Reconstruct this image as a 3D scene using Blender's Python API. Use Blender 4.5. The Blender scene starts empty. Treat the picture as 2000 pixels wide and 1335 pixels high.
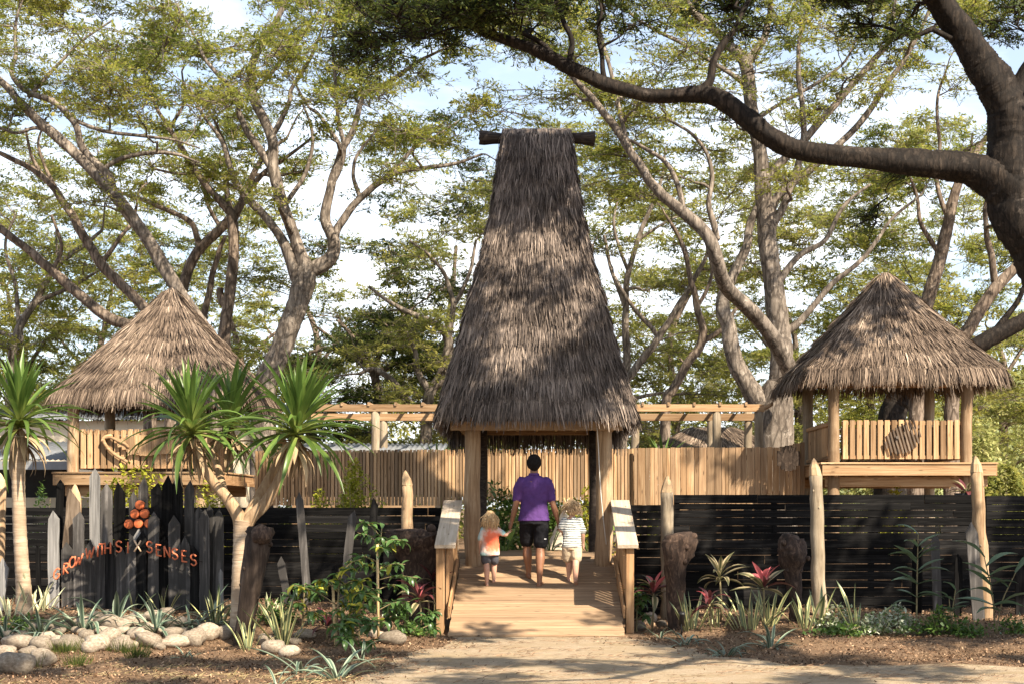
import bpy, math, random
import numpy as np
from mathutils import Vector, Matrix, Euler

R = random.Random(11)
NR = np.random.default_rng(11)
SC = bpy.context.scene
COL = SC.collection

# ------------------------------------------------------------------ camera
F_PX, PX0, PY0, CAM_H = 3000.0, 1048.0, 991.0, 1.6     # lens in photo pixels, principal point, eye height
cam = bpy.data.cameras.new('camera')
cam.lens = F_PX / 2000.0 * 36.0
cam.sensor_width = 36.0
cam.shift_x = (1000.0 - PX0) / 2000.0
cam.shift_y = (PY0 - 667.5) / 2000.0
cam.clip_start, cam.clip_end = 0.1, 3000.0
cam_o = bpy.data.objects.new('camera', cam)
COL.objects.link(cam_o)
cam_o.location = (0, 0, CAM_H)
cam_o.rotation_euler = (math.radians(90), 0, 0)
SC.camera = cam_o

# ------------------------------------------------------------------ light
SUN_DIR = Vector((0.62, -0.74, 0.92)).normalized()        # towards the sun: right, behind the camera
sun = bpy.data.lights.new('sun', 'SUN')
sun.energy = 5.0
sun.angle = math.radians(0.53)
sun.color = (1.0, 0.87, 0.70)
sun_o = bpy.data.objects.new('sun', sun)
COL.objects.link(sun_o)
sun_o.rotation_euler = SUN_DIR.to_track_quat('Z', 'Y').to_euler()

w = bpy.data.worlds.new('World')
SC.world = w
w.use_nodes = True
nt = w.node_tree
nt.nodes.clear()
def wn(t, **kw):
    n = nt.nodes.new(t)
    for k, v in kw.items(): setattr(n, k, v)
    return n
out = wn('ShaderNodeOutputWorld'); bg = wn('ShaderNodeBackground')
sky = wn('ShaderNodeTexSky', sky_type='NISHITA', sun_disc=False)
sky.sun_elevation = math.asin(SUN_DIR.z)
sky.sun_rotation = math.atan2(SUN_DIR.x, SUN_DIR.y)
sky.air_density, sky.dust_density, sky.ozone_density = 1.0, 1.2, 1.5
tc = wn('ShaderNodeTexCoord'); mp = wn('ShaderNodeMapping')
mp.inputs['Scale'].default_value = (3.2, 3.2, 9.0)
mp.inputs['Location'].default_value = (0.4, 0.2, 0.35)
nz = wn('ShaderNodeTexNoise'); nz.inputs['Scale'].default_value = 1.3; nz.inputs['Detail'].default_value = 6; nz.inputs['Roughness'].default_value = 0.55
sep = wn('ShaderNodeSeparateXYZ')
mr = wn('ShaderNodeMapRange'); mr.inputs[1].default_value = 0.02; mr.inputs[2].default_value = 0.32; mr.inputs[3].default_value = 0.15; mr.inputs[4].default_value = -0.06
add = wn('ShaderNodeMath', operation='ADD')
rp = wn('ShaderNodeValToRGB'); rp.color_ramp.elements[0].color = (.22, .22, .22, 1); rp.color_ramp.elements[0].position = 0.47; rp.color_ramp.elements[1].position = 0.76
mix = wn('ShaderNodeMixRGB'); mix.inputs[2].default_value = (8.2, 8.5, 8.9, 1)
L = nt.links.new
L(tc.outputs['Generated'], mp.inputs['Vector']); L(mp.outputs[0], nz.inputs['Vector'])
L(tc.outputs['Generated'], sep.inputs[0]); L(sep.outputs['Z'], mr.inputs[0])
L(nz.outputs['Fac'], add.inputs[0]); L(mr.outputs[0], add.inputs[1]); L(add.outputs[0], rp.inputs[0])
L(rp.outputs['Color'], mix.inputs[0]); L(sky.outputs[0], mix.inputs[1]); L(mix.outputs[0], bg.inputs['Color'])
bg.inputs['Strength'].default_value = 0.088
L(bg.outputs[0], out.inputs['Surface'])
SC.view_settings.view_transform = 'Standard'
SC.view_settings.look = 'None'
SC.view_settings.exposure = 1.38
SC.view_settings.gamma = 1.0
SC.view_settings.use_curve_mapping = False
SC.render.engine = 'CYCLES'
SC.cycles.max_bounces = 6
SC.cycles.transparent_max_bounces = 6

# ------------------------------------------------------------------ geometry helpers
def P(px, py, d):
    """point at distance d (metres in front of the camera) seen at photo pixel px, py"""
    return np.array(((px - PX0) * d / F_PX, d, CAM_H + (PY0 - py) * d / F_PX))
def X(px, d): return (px - PX0) * d / F_PX
def Z(py, d): return CAM_H + (PY0 - py) * d / F_PX

def sstep(a, b, x):
    t = np.clip((x - a) / (b - a), 0, 1)
    return t * t * (3 - 2 * t)

class MB:
    """collects vertices and faces, then links them as one mesh"""
    def __init__(s): s.v = []; s.f = []; s.n = 0
    def add(s, vs, fs):
        o = s.n
        s.v.extend([tuple(p) for p in vs]); s.n += len(vs)
        s.f.extend([tuple(i + o for i in f) for f in fs])
    def box(s, c, d, m=None):
        x, y, z = (k / 2 for k in d)
        vs = [(-x,-y,-z),(x,-y,-z),(x,y,-z),(-x,y,-z),(-x,-y,z),(x,-y,z),(x,y,z),(-x,y,z)]
        if m is not None: vs = [m @ Vector(p) for p in vs]
        vs = [(p[0]+c[0], p[1]+c[1], p[2]+c[2]) for p in vs]
        s.add(vs, [(0,3,2,1),(4,5,6,7),(0,1,5,4),(1,2,6,5),(2,3,7,6),(3,0,4,7)])
    def tube(s, pts, rad, k=8, cap=True):
        V, Fq = tube_arrays(np.asarray(pts, float), np.asarray(rad, float), k)
        fs = [tuple(q) for q in Fq]
        if cap:
            n = len(pts)
            fs.append(tuple(range(k))[::-1]); fs.append(tuple((n-1)*k + i for i in range(k)))
        s.add(V, fs)
    def loft(s, rings, k=12):
        """rings: (centre, rx, ry) horizontal ellipses"""
        vs = []
        for c, rx, ry in rings:
            for i in range(k):
                a = 2*math.pi*i/k
                vs.append((c[0]+rx*math.cos(a), c[1]+ry*math.sin(a), c[2]))
        fs = []
        for j in range(len(rings)-1):
            for i in range(k):
                fs.append((j*k+i, j*k+(i+1)%k, (j+1)*k+(i+1)%k, (j+1)*k+i))
        fs.append(tuple(range(k))[::-1]); fs.append(tuple((len(rings)-1)*k+i for i in range(k)))
        s.add(vs, fs)
    def ball(s, c, r, nu=12, nv=8):
        r = (r, r, r) if not hasattr(r, '__len__') else r
        vs = [(c[0], c[1], c[2]-r[2])]
        for j in range(1, nv):
            t = math.pi*j/nv - math.pi/2
            for i in range(nu):
                a = 2*math.pi*i/nu
                vs.append((c[0]+r[0]*math.cos(t)*math.cos(a), c[1]+r[1]*math.cos(t)*math.sin(a), c[2]+r[2]*math.sin(t)))
        vs.append((c[0], c[1], c[2]+r[2]))
        fs = []
        for i in range(nu): fs.append((0, 1+(i+1)%nu, 1+i))
        for j in range(nv-2):
            for i in range(nu):
                a = 1+j*nu; fs.append((a+i, a+(i+1)%nu, a+nu+(i+1)%nu, a+nu+i))
        a = 1+(nv-2)*nu
        for i in range(nu): fs.append((a+i, a+(i+1)%nu, len(vs)-1))
        s.add(vs, fs)
    def mesh(s, name, mat, smooth=False):
        me = bpy.data.meshes.new(name)
        me.from_pydata(s.v, [], s.f)
        if smooth: me.polygons.foreach_set('use_smooth', [True]*len(me.polygons))
        if mat: me.materials.append(mat)
        me.update()
        return me

def tube_arrays(P_, r, k):
    n = len(P_)
    T = np.gradient(P_, axis=0) if n > 2 else np.repeat((P_[-1]-P_[0])[None], n, 0)
    T /= np.linalg.norm(T, axis=1)[:, None] + 1e-12
    ref = np.array((0.31, 0.9, 0.3)); 
    u = ref - T[0]*ref.dot(T[0])
    if np.linalg.norm(u) < .2: u = np.array((1., 0, 0)) - T[0]*T[0][0]
    U = np.zeros_like(P_)
    for i in range(n):
        u = u - T[i]*u.dot(T[i]); u /= np.linalg.norm(u) + 1e-12; U[i] = u
    W = np.cross(T, U)
    a = 2*np.pi*np.arange(k)/k
    V = P_[:, None] + r[:, None, None]*(np.cos(a)[None, :, None]*U[:, None] + np.sin(a)[None, :, None]*W[:, None])
    i = np.arange(n-1)[:, None]*k; j = np.arange(k)[None]; j2 = (j+1) % k
    Fq = np.stack([i+j, i+j2, i+k+j2, i+k+j], -1).reshape(-1, 4)
    return V.reshape(-1, 3), Fq

def tubes_batch(Pb, rb, k):
    """Pb (M,n,3), rb (M,n): many small tubes at once"""
    M, n, _ = Pb.shape
    T = np.gradient(Pb, axis=1); T /= np.linalg.norm(T, axis=2)[..., None] + 1e-12
    ref = np.array((0.23, 0.4, 0.89))
    U = ref - T*(T@ref)[..., None]; U /= np.linalg.norm(U, axis=2)[..., None] + 1e-9
    W = np.cross(T, U)
    a = 2*np.pi*np.arange(k)/k
    V = Pb[:, :, None] + rb[:, :, None, None]*(np.cos(a)[:, None]*U[:, :, None] + np.sin(a)[:, None]*W[:, :, None])
    i = np.arange(n-1)[:, None]*k; j = np.arange(k)[None]; j2 = (j+1) % k
    Fq = np.stack([i+j, i+j2, i+k+j2, i+k+j], -1).reshape(-1, 4)
    Fb = (Fq[None] + (np.arange(M)*n*k)[:, None, None]).reshape(-1, 4)
    return V.reshape(-1, 3), Fb

def quad_mesh(name, V, Fq, mat, smooth=False, tone=None):
    me = bpy.data.meshes.new(name)
    V = np.ascontiguousarray(V, np.float32); Fq = np.ascontiguousarray(Fq, np.int32)
    nf, s = Fq.shape
    me.vertices.add(len(V)); me.vertices.foreach_set('co', V.ravel())
    me.loops.add(nf*s); me.loops.foreach_set('vertex_index', Fq.ravel())
    me.polygons.add(nf)
    me.polygons.foreach_set('loop_start', np.arange(0, nf*s, s, dtype=np.int32))
    me.polygons.foreach_set('loop_total', np.full(nf, s, np.int32))
    if smooth: me.polygons.foreach_set('use_smooth', np.ones(nf, bool))
    if tone is not None:
        at = me.attributes.new('tone', 'FLOAT', 'FACE')
        at.data.foreach_set('value', np.ascontiguousarray(tone, np.float32))
    if mat: me.materials.append(mat)
    me.update(calc_edges=True)
    me.validate()
    return me

# ------------------------------------------------------------------ object helpers
WM = {}
def wm(o): return WM.get(o.name, Matrix.Identity(4))
def put(name, me, M, parent=None, label=None, kind=None):
    o = bpy.data.objects.new(name, me); COL.objects.link(o)
    if not isinstance(M, Matrix): M = Matrix.Translation(Vector(M))
    if parent is not None:
        o.parent = parent
        o.matrix_basis = wm(parent).inverted() @ M
    else: o.matrix_basis = M
    WM[o.name] = M
    if label: o['label'] = label
    if kind: o['kind'] = kind
    return o
LABELS = set()
def thing(name, label, cat, loc=(0, 0, 0), rz=0.0, group=None, me=None):
    M = Matrix.Translation(Vector(loc)) @ Matrix.Rotation(rz, 4, 'Z')
    o = put(name, me, M)
    o['label'] = label; o['category'] = cat
    if group: o['group'] = group
    return o
def struct(name, me, label=None, cat=None):
    o = put(name, me, (0, 0, 0)); o['kind'] = 'structure'
    if label: o['label'] = label
    if cat: o['category'] = cat
    return o
def local(mb, c):
    c = np.asarray(c, float)
    mb.v = [(p[0]-c[0], p[1]-c[1], p[2]-c[2]) for p in mb.v]
def part(name, mb, mat, parent, smooth=False, kind=None, label=None, origin=None):
    """world-space builder -> a child mesh with its origin near its own middle"""
    c = np.mean(np.asarray(mb.v), 0) if origin is None else np.asarray(origin, float)
    local(mb, c)
    return put(name, mb.mesh(name, mat, smooth), Matrix.Translation(Vector(c)), parent, label, kind)

def frame_x(a, b, up=(0, 0, 1), roll=0.0):
    """matrix whose X axis runs from a to b, centred between"""
    a, b = Vector(a), Vector(b)
    x = (b-a).normalized(); up = Vector(up)
    if abs(x.dot(up.normalized())) > 0.98: up = Vector((0, -1, 0))
    y = up.cross(x).normalized(); z = x.cross(y)
    M = Matrix((x, y, z)).transposed().to_4x4()
    if roll: M = M @ Matrix.Rotation(roll, 4, 'X')
    M.translation = (a+b)/2
    return M

def board_mesh(l, wd, t, mat, bev=0.004, rough=0.0, seed=0, name='board'):
    """board along X, width Y, thickness Z, chamfered long edges and slightly uneven"""
    rr = random.Random(seed)
    b = min(bev, wd*.3, t*.3)
    prof = [(-wd/2, -t/2+b), (-wd/2+b, -t/2), (wd/2-b, -t/2), (wd/2, -t/2+b), (wd/2, t/2-b), (wd/2-b, t/2), (-wd/2+b, t/2), (-wd/2, t/2-b)]
    n = 2 if rough == 0 else 5
    vs = []
    for i in range(n):
        x = -l/2 + l*i/(n-1)
        dy, dz = rr.uniform(-rough, rough), rr.uniform(-rough, rough)
        for y, z in prof: vs.append((x, y+dy, z+dz))
    fs = []
    for i in range(n-1):
        for j in range(8):
            fs.append((i*8+j, i*8+(j+1) % 8, (i+1)*8+(j+1) % 8, (i+1)*8+j)[::-1])
    fs.append(tuple(range(8))); fs.append(tuple((n-1)*8+i for i in range(8))[::-1])
    me = bpy.data.meshes.new(name); me.from_pydata(vs, [], fs); me.materials.append(mat); me.update()
    return me
def beam(name, a, b, wd, t, mat, parent, up=(0, 0, 1), rough=0.0, bev=0.005, label=None, roll=0.0):
    """wd = size across (local Y), t = size along `up`"""
    l = (Vector(b)-Vector(a)).length
    return put(name, board_mesh(l, wd, t, mat, bev, rough, R.random(), name), frame_x(a, b, up, roll), parent, label)

# ------------------------------------------------------------------ materials
def new_mat(name):
    m = bpy.data.materials.new(name); m.use_nodes = True
    t = m.node_tree; t.nodes.clear()
    o = t.nodes.new('ShaderNodeOutputMaterial'); b = t.nodes.new('ShaderNodeBsdfPrincipled')
    t.links.new(b.outputs[0], o.inputs[0])
    return m, t, b, o
def N(t, typ, **kw):
    n = t.nodes.new(typ)
    for k, v in kw.items():
        if isinstance(k, str) and hasattr(n, k): setattr(n, k, v)
    return n
def ramp(t, fac, cols):
    r = N(t, 'ShaderNodeValToRGB')
    e = r.color_ramp.elements
    while len(e) < len(cols): e.new(0.5)
    for i, (p, c) in enumerate(cols):
        e[i].position = p; e[i].color = (*c, 1)
    t.links.new(fac, r.inputs[0])
    return r.outputs[0]
def coords(t, scale, rand=True):
    tc = N(t, 'ShaderNodeTexCoord'); mp = N(t, 'ShaderNodeMapping')
    mp.inputs['Scale'].default_value = scale
    v = tc.outputs['Object']
    if rand:
        oi = N(t, 'ShaderNodeObjectInfo'); mu = N(t, 'ShaderNodeMath', operation='MULTIPLY'); mu.inputs[1].default_value = 53.0
        va = N(t, 'ShaderNodeVectorMath', operation='ADD')
        t.links.new(oi.outputs['Random'], mu.inputs[0]); t.links.new(v, va.inputs[0]); t.links.new(mu.outputs[0], va.inputs[1])
        v = va.outputs[0]
    t.links.new(v, mp.inputs[0])
    return mp.outputs[0]
def noise(t, vec, scale, detail=5, rough=.6, dist=0.0):
    n = N(t, 'ShaderNodeTexNoise')
    n.inputs['Scale'].default_value = scale; n.inputs['Detail'].default_value = detail
    n.inputs['Roughness'].default_value = rough; n.inputs['Distortion'].default_value = dist
    t.links.new(vec, n.inputs['Vector'])
    return n.outputs['Fac']
def mul_rand(t, col, lo, hi):
    oi = N(t, 'ShaderNodeObjectInfo'); mr = N(t, 'ShaderNodeMapRange')
    mr.inputs[3].default_value = lo; mr.inputs[4].default_value = hi
    t.links.new(oi.outputs['Random'], mr.inputs[0])
    mx = N(t, 'ShaderNodeVectorMath', operation='SCALE')
    t.links.new(col, mx.inputs[0]); t.links.new(mr.outputs[0], mx.inputs['Scale'])
    return mx.outputs[0]
def mixc(t, fac, a, b, mode='MIX'):
    m = N(t, 'ShaderNodeMixRGB', blend_type=mode)
    for k, x in ((0, fac), (1, a), (2, b)):
        if hasattr(x, 'node'): t.links.new(x, m.inputs[k])
        elif k == 0: m.inputs[0].default_value = x
        else: m.inputs[k].default_value = (*x, 1)
    return m.outputs[0]
def bump(t, b, h, s, d=0.02):
    bp = N(t, 'ShaderNodeBump'); bp.inputs['Strength'].default_value = s; bp.inputs['Distance'].default_value = d
    t.links.new(h, bp.inputs['Height']); t.links.new(bp.outputs[0], b.inputs['Normal'])

def wood(name, dark, mid, light, stretch=(1.2, 26, 26), rnd=(.75, 1.2), rough=.75, knots=True, stain=None, spec=.25):
    m, t, b, o = new_mat(name)
    v = coords(t, stretch)
    n = noise(t, v, 1.0, 6, .65, .6)
    c = ramp(t, n, [(.28, dark), (.5, mid), (.72, light)])
    if stain:
        v2 = coords(t, (1, 1, 1)); n2 = noise(t, v2, 3.0, 4, .6)
        f = ramp(t, n2, [(.42, (0, 0, 0)), (.68, (1, 1, 1))])
        c = mixc(t, f, c, stain)
    if knots:
        v3 = coords(t, (2.2, 9, 9)); vo = N(t, 'ShaderNodeTexVoronoi'); vo.inputs['Scale'].default_value = 1.3
        t.links.new(v3, vo.inputs['Vector'])
        f = ramp(t, vo.outputs['Distance'], [(.05, (1, 1, 1)), (.16, (0, 0, 0))])
        c = mixc(t, f, c, tuple(x*.55 for x in dark))
    c = mul_rand(t, c, *rnd)
    t.links.new(c, b.inputs['Base Color'])
    b.inputs['Roughness'].default_value = rough
    b.inputs['Specular IOR Level'].default_value = spec
    bump(t, b, n, .5, .004)
    return m

M_ = {}
M_['pine'] = wood('fresh pine', (.20, .105, .046), (.34, .20, .098), (.46, .305, .168))
M_['pine2'] = wood('tan batten timber', (.24, .132, .060), (.41, .258, .135), (.56, .39, .23), rnd=(.5, 1.25))
M_['pine3'] = wood('weathered batten timber', (.19, .115, .06), (.37, .24, .135), (.50, .36, .22), rnd=(.5, 1.15))
M_['deck'] = wood('worn deck boards', (.18, .115, .064), (.30, .20, .118), (.40, .285, .18), rnd=(.82, 1.15))
M_['pinegrey'] = wood('greying rail cap', (.30, .23, .16), (.43, .35, .26), (.53, .45, .35), rnd=(.9, 1.1))
M_['char'] = wood('charred black boards', (.003, .003, .0032), (.0075, .0072, .0072), (.022, .021, .020), rnd=(.45, 1.7), rough=.75, knots=False, spec=.06)
M_['chargrey'] = wood('charred grey pickets', (.016, .015, .0145), (.050, .046, .043), (.17, .158, .148), stretch=(1.0, 18, 18), rnd=(.45, 1.5), rough=.7, knots=False, stain=(.04, .037, .034))
M_['silver'] = wood('silvered pickets', (.075, .072, .07), (.20, .195, .188), (.36, .35, .335), rnd=(.8, 1.15), rough=.65, knots=False)
M_['driftwood'] = wood('brown weathered slab', (.035, .024, .017), (.11, .08, .056), (.27, .21, .155), stretch=(1.4, 12, 12), rnd=(.85, 1.1))
M_['darkbeam'] = wood('dark hardwood log', (.012, .009, .008), (.035, .026, .021), (.09, .07, .055), rnd=(.9, 1.1))

def log_mat(name, dark, mid, light, stretch, rnd=(.8, 1.15), bs=.5, crack=None):
    m, t, b, o = new_mat(name)
    v = coords(t, stretch); n = noise(t, v, 1.0, 6, .68, .8)
    v2 = coords(t, (1, 1, 1)); n2 = noise(t, v2, 2.2, 4, .6)
    c = ramp(t, n, [(.3, dark), (.52, mid), (.74, light)])
    f = ramp(t, n2, [(.40, (0, 0, 0)), (.7, (.6, .6, .6))])
    c = mixc(t, f, c, dark)
    if crack:       # plates of bark parted by dark fissures, pale lichen blotches
        vc = coords(t, crack); vo = N(t, 'ShaderNodeTexVoronoi', feature='DISTANCE_TO_EDGE'); vo.inputs['Scale'].default_value = 1.0
        wv_ = N(t, 'ShaderNodeVectorMath', operation='ADD'); t.links.new(vc, wv_.inputs[0]); t.links.new(n, wv_.inputs[1]); t.links.new(wv_.outputs[0], vo.inputs['Vector'])
        fc = ramp(t, vo.outputs['Distance'], [(.02, (.75, .75, .75)), (.14, (0, 0, 0))]); c = mixc(t, fc, c, tuple(x*.6 for x in dark))
        n4 = noise(t, v2, 5.5, 5, .7); fl = ramp(t, n4, [(.60, (0, 0, 0)), (.70, (.55, .55, .55))]); c = mixc(t, fl, c, tuple(min(1, x*1.15+.03) for x in light))
    c = mul_rand(t, c, *rnd)
    t.links.new(c, b.inputs['Base Color']); b.inputs['Roughness'].default_value = .8
    b.inputs['Specular IOR Level'].default_value = .2
    bump(t, b, n, bs, .012)
    return m
M_['log'] = log_mat('peeled log', (.19, .115, .06), (.36, .25, .15), (.52, .40, .26), (22, 22, 1.4))
M_['loggrey'] = log_mat('grey peeled log', (.15, .115, .075), (.31, .25, .175), (.46, .39, .29), (16, 16, 1.4))
M_['logend'] = log_mat('cut log tip', (.38, .25, .14), (.52, .37, .22), (.62, .47, .30), (20, 20, 4))
M_['burnt'] = log_mat('burnt stump bark', (.014, .010, .008), (.058, .037, .027), (.20, .135, .095), (16, 16, 7), bs=1.0)
M_['burntbrown'] = log_mat('half burnt stump wood', (.016, .011, .008), (.048, .033, .024), (.13, .096, .072), (9, 9, 1.5), bs=.8)
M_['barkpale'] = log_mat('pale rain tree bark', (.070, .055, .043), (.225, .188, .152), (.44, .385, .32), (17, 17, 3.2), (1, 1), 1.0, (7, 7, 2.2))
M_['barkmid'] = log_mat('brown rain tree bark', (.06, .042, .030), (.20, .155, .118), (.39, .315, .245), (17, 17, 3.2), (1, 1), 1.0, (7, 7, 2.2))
M_['barkdark'] = log_mat('shade dark rain tree bark', (.008, .006, .005), (.024, .018, .0135), (.07, .053, .040), (20, 20, 4.0), (1, 1), 1.0, (13, 13, 4))  # shade on the near trunk is put into this bark colour
M_['pandtrunk'] = log_mat('ringed pandanus stem', (.24, .17, .11), (.42, .32, .22), (.60, .50, .38), (2.5, 2.5, 26), (1, 1), .6)

def plain(name, col, rough=.7, var=.25, scale=8.0, spec=.3, metal=0.0, bs=0.0):
    m, t, b, o = new_mat(name)
    v = coords(t, (1, 1, 1)); n = noise(t, v, scale, 5, .6)
    c = ramp(t, n, [(.3, tuple(x*(1-var) for x in col)), (.7, tuple(min(1, x*(1+var)) for x in col))])
    t.links.new(c, b.inputs['Base Color'])
    b.inputs['Roughness'].default_value = rough; b.inputs['Specular IOR Level'].default_value = spec; b.inputs['Metallic'].default_value = metal
    if bs: bump(t, b, n, bs, .01)
    return m

def tone_mat(name, cols, trans=0.0, rough=.6, spec=.25, patch=0.0, pscale=.5, pcol=None):
    """colour from the per-face 'tone' value, optionally drifting to pcol in clumps; trans lets light through"""
    m, t, b, o = new_mat(name)
    at = N(t, 'ShaderNodeAttribute'); at.attribute_name = 'tone'
    c = ramp(t, at.outputs['Fac'], cols)
    if pcol is not None:
        v = coords(t, (1, 1, 1.6), rand=False); n = noise(t, v, pscale, 3, .5)
        f = ramp(t, n, [(.42, (0, 0, 0)), (.66, (patch,)*3)])
        c = mixc(t, f, c, pcol)
    t.links.new(c, b.inputs['Base Color']); b.inputs['Roughness'].default_value = rough; b.inputs['Specular IOR Level'].default_value = spec
    if trans:
        tr = N(t, 'ShaderNodeBsdfTranslucent'); mx = N(t, 'ShaderNodeMixShader'); mx.inputs[0].default_value = trans
        t.links.new(c, tr.inputs[0]); t.links.new(b.outputs[0], mx.inputs[1]); t.links.new(tr.outputs[0], mx.inputs[2]); t.links.new(mx.outputs[0], o.inputs[0])
    return m
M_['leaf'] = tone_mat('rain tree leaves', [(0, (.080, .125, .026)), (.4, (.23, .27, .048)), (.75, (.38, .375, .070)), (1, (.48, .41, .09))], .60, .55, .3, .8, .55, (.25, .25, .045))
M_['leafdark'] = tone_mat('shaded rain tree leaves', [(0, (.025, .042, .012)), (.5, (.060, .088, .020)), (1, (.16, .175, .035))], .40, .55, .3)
M_['leaffar'] = tone_mat('far rain tree leaves', [(0, (.095, .125, .034)), (.4, (.24, .255, .064)), (.75, (.38, .36, .09)), (1, (.48, .44, .12))], .60, .6, .2, .7, .35, (.25, .27, .065))
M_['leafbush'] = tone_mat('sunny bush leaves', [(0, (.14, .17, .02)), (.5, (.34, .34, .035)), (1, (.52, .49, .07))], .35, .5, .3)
M_['leafgreen'] = tone_mat('green ground cover leaves', [(0, (.035, .075, .018)), (.5, (.08, .15, .03)), (1, (.17, .26, .05))], .3, .45, .4)
M_['leafwhite'] = tone_mat('white variegated leaves', [(0, (.06, .11, .035)), (.35, (.13, .20, .06)), (.6, (.55, .58, .42)), (1, (.78, .78, .66))], .25, .45, .4)
M_['thatch'] = tone_mat('weathered reed thatch', [(0, (.024, .019, .016)), (.35, (.098, .079, .067)), (.7, (.225, .182, .152)), (1, (.42, .34, .275))], .0, .85, .1)
M_['thatchtan'] = tone_mat('tan reed thatch', [(0, (.026, .019, .015)), (.35, (.105, .078, .059)), (.7, (.245, .185, .137)), (1, (.48, .38, .285))], .0, .85, .1)
M_['thatchcore'] = plain('thatch core', (.055, .042, .032), .9, .3, 20)
M_['litter'] = tone_mat('bark mulch chips', [(0, (.030, .017, .011)), (.4, (.115, .066, .038)), (.75, (.25, .152, .088)), (1, (.43, .30, .19))], 0, .85, .1)
# ------------------------------------------------------------------ ground
def gz(x, y):
    x = np.asarray(x, float); y = np.asarray(y, float)
    z = np.zeros(np.broadcast(x, y).shape)
    left = sstep(-1.35, -2.3, x); right = sstep(1.35, 2.4, x)
    z = z + left*(.27*sstep(16.6, 19.8, y))
    z = z + right*(.15*sstep(17.6, 20.0, y) + .07*np.exp(-((y-17.75-.12*np.sin(x*1.7))/.45)**2))
    back = sstep(22.4, 24.2, y)
    z = z*(1-back) + .78*back
    z = z + (.020*np.sin(x*2.3+y*1.1) + .014*np.sin(x*5.1-y*3.7) + .010*np.sin(x*9.7+y*7.3))*(left+right)*sstep(13, 16, y)
    z = z + 5.0*sstep(60, 160, y)*sstep(5, 40, x) 
    return z
def gpt(px, py):
    """where the ray through photo pixel px, py meets the ground"""
    ds = np.arange(11, 60, .01)
    p = P(px, py, ds[:, None])[0] if False else None
    xs = (px-PX0)*ds/F_PX; zs = CAM_H+(PY0-py)*ds/F_PX
    hit = np.nonzero(zs <= gz(xs, ds))[0]
    i = hit[0] if len(hit) else len(ds)-1
    return np.array((xs[i], ds[i], float(gz(xs[i], ds[i]))))

def ground_mat():
    m, t, b, o = new_mat('mulch and soil')
    v = coords(t, (1, 1, 1), False)
    n1 = noise(t, v, 18, 6, .7); n2 = noise(t, v, 1.1, 4, .6); n3 = noise(t, v, 70, 4, .7)
    c = ramp(t, n1, [(.3, (.040, .023, .014)), (.5, (.115, .068, .040)), (.7, (.23, .145, .09))])
    c2 = ramp(t, n3, [(.35, (.07, .045, .028)), (.65, (.36, .26, .17))])
    c = mixc(t, .45, c, c2)
    f = ramp(t, n2, [(.45, (0, 0, 0)), (.7, (.7, .7, .7))])
    c = mixc(t, f, c, (.155, .10, .055))
    t.links.new(c, b.inputs['Base Color']); b.inputs['Roughness'].default_value = .95; b.inputs['Specular IOR Level'].default_value = .1
    bump(t, b, n1, .9, .03)
    return m
def sand_mat():
    m, t, b, o = new_mat('packed sandy gravel')
    v = coords(t, (1, 1, 1), False)
    vs = coords(t, (1.0, 3.2, 1), False)
    n1 = noise(t, v, 60, 5, .75); n2 = noise(t, vs, 1.6, 5, .62, .4); n3 = noise(t, vs, 7, 5, .7)
    c = ramp(t, n1, [(.3, (.22, .165, .11)), (.55, (.37, .295, .21)), (.75, (.54, .455, .345))])
    f = ramp(t, n2, [(.40, (0, 0, 0)), (.66, (.75, .75, .75))])
    c = mixc(t, f, c, (.27, .205, .115))
    f3 = ramp(t, n3, [(.52, (0, 0, 0)), (.66, (.8, .8, .8))])
    c = mixc(t, f3, c, (.20, .15, .085))
    t.links.new(c, b.inputs['Base Color']); b.inputs['Roughness'].default_value = .95; b.inputs['Specular IOR Level'].default_value = .1
    hb = mixc(t, .5, n1, n3); bump(t, b, hb, 1.0, .022)
    return m
xs = np.concatenate([[-500, -250, -120, -70, -45, -32, -24, -19, -16], np.arange(-14, 14.01, .10), [16, 19, 24, 32, 45, 70, 120, 250, 500]])
ys = np.concatenate([[-120, -50, -20, -8, 0, 5, 9, 11], np.arange(12, 25, .10), [25.5, 26.5, 28, 30, 33, 37, 42, 50, 60, 75, 95, 130, 180, 300, 600, 900]])
GX, GY = np.meshgrid(xs, ys)
V = np.stack([GX, GY, gz(GX, GY)], -1).reshape(-1, 3)
nx, ny = len(xs), len(ys)
ii = (np.arange(ny-1)[:, None]*nx + np.arange(nx-1)[None]).ravel()
ground = struct('ground', quad_mesh('ground', V, np.stack([ii, ii+1, ii+nx+1, ii+nx], -1), ground_mat(), True))

# sandy path: widens from the foot of the ramp to the foreground
rows = np.arange(8.0, 19.01, .1)
def wob(y, s): return .10*math.sin(y*2.1+s) + .06*math.sin(y*5.3+2*s) + .04*math.sin(y*11.7+3*s)
VV, nc = [], 40
PATH_L, PATH_R = {}, {}
for y in rows:
    xl = np.interp(y, [8, 13.9, 16.2, 18.0, 19.0], [-2.6, -1.7, -1.45, -1.10, -1.05]) + wob(y, 1)*.8
    xr = np.interp(y, [8, 13.9, 15.0, 15.6, 16.6, 17.6, 19.0], [9.5, 9.5, 7.5, 3.2, 2.0, 1.55, 1.15]) + wob(y, 2)*.8
    PATH_L[round(y, 1)], PATH_R[round(y, 1)] = xl, xr
    for k in range(nc+1):
        x = xl+(xr-xl)*k/nc
        VV.append((x, y, float(gz(x, y))+.006))
VV = np.array(VV); w1 = nc+1
ii = (np.arange(len(rows)-1)[:, None]*w1 + np.arange(nc)[None]).ravel()
struct('path', quad_mesh('path', VV, np.stack([ii, ii+1, ii+w1+1, ii+w1], -1), sand_mat(), True), 'pale packed sandy path leading up to the foot of the timber ramp')
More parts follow.
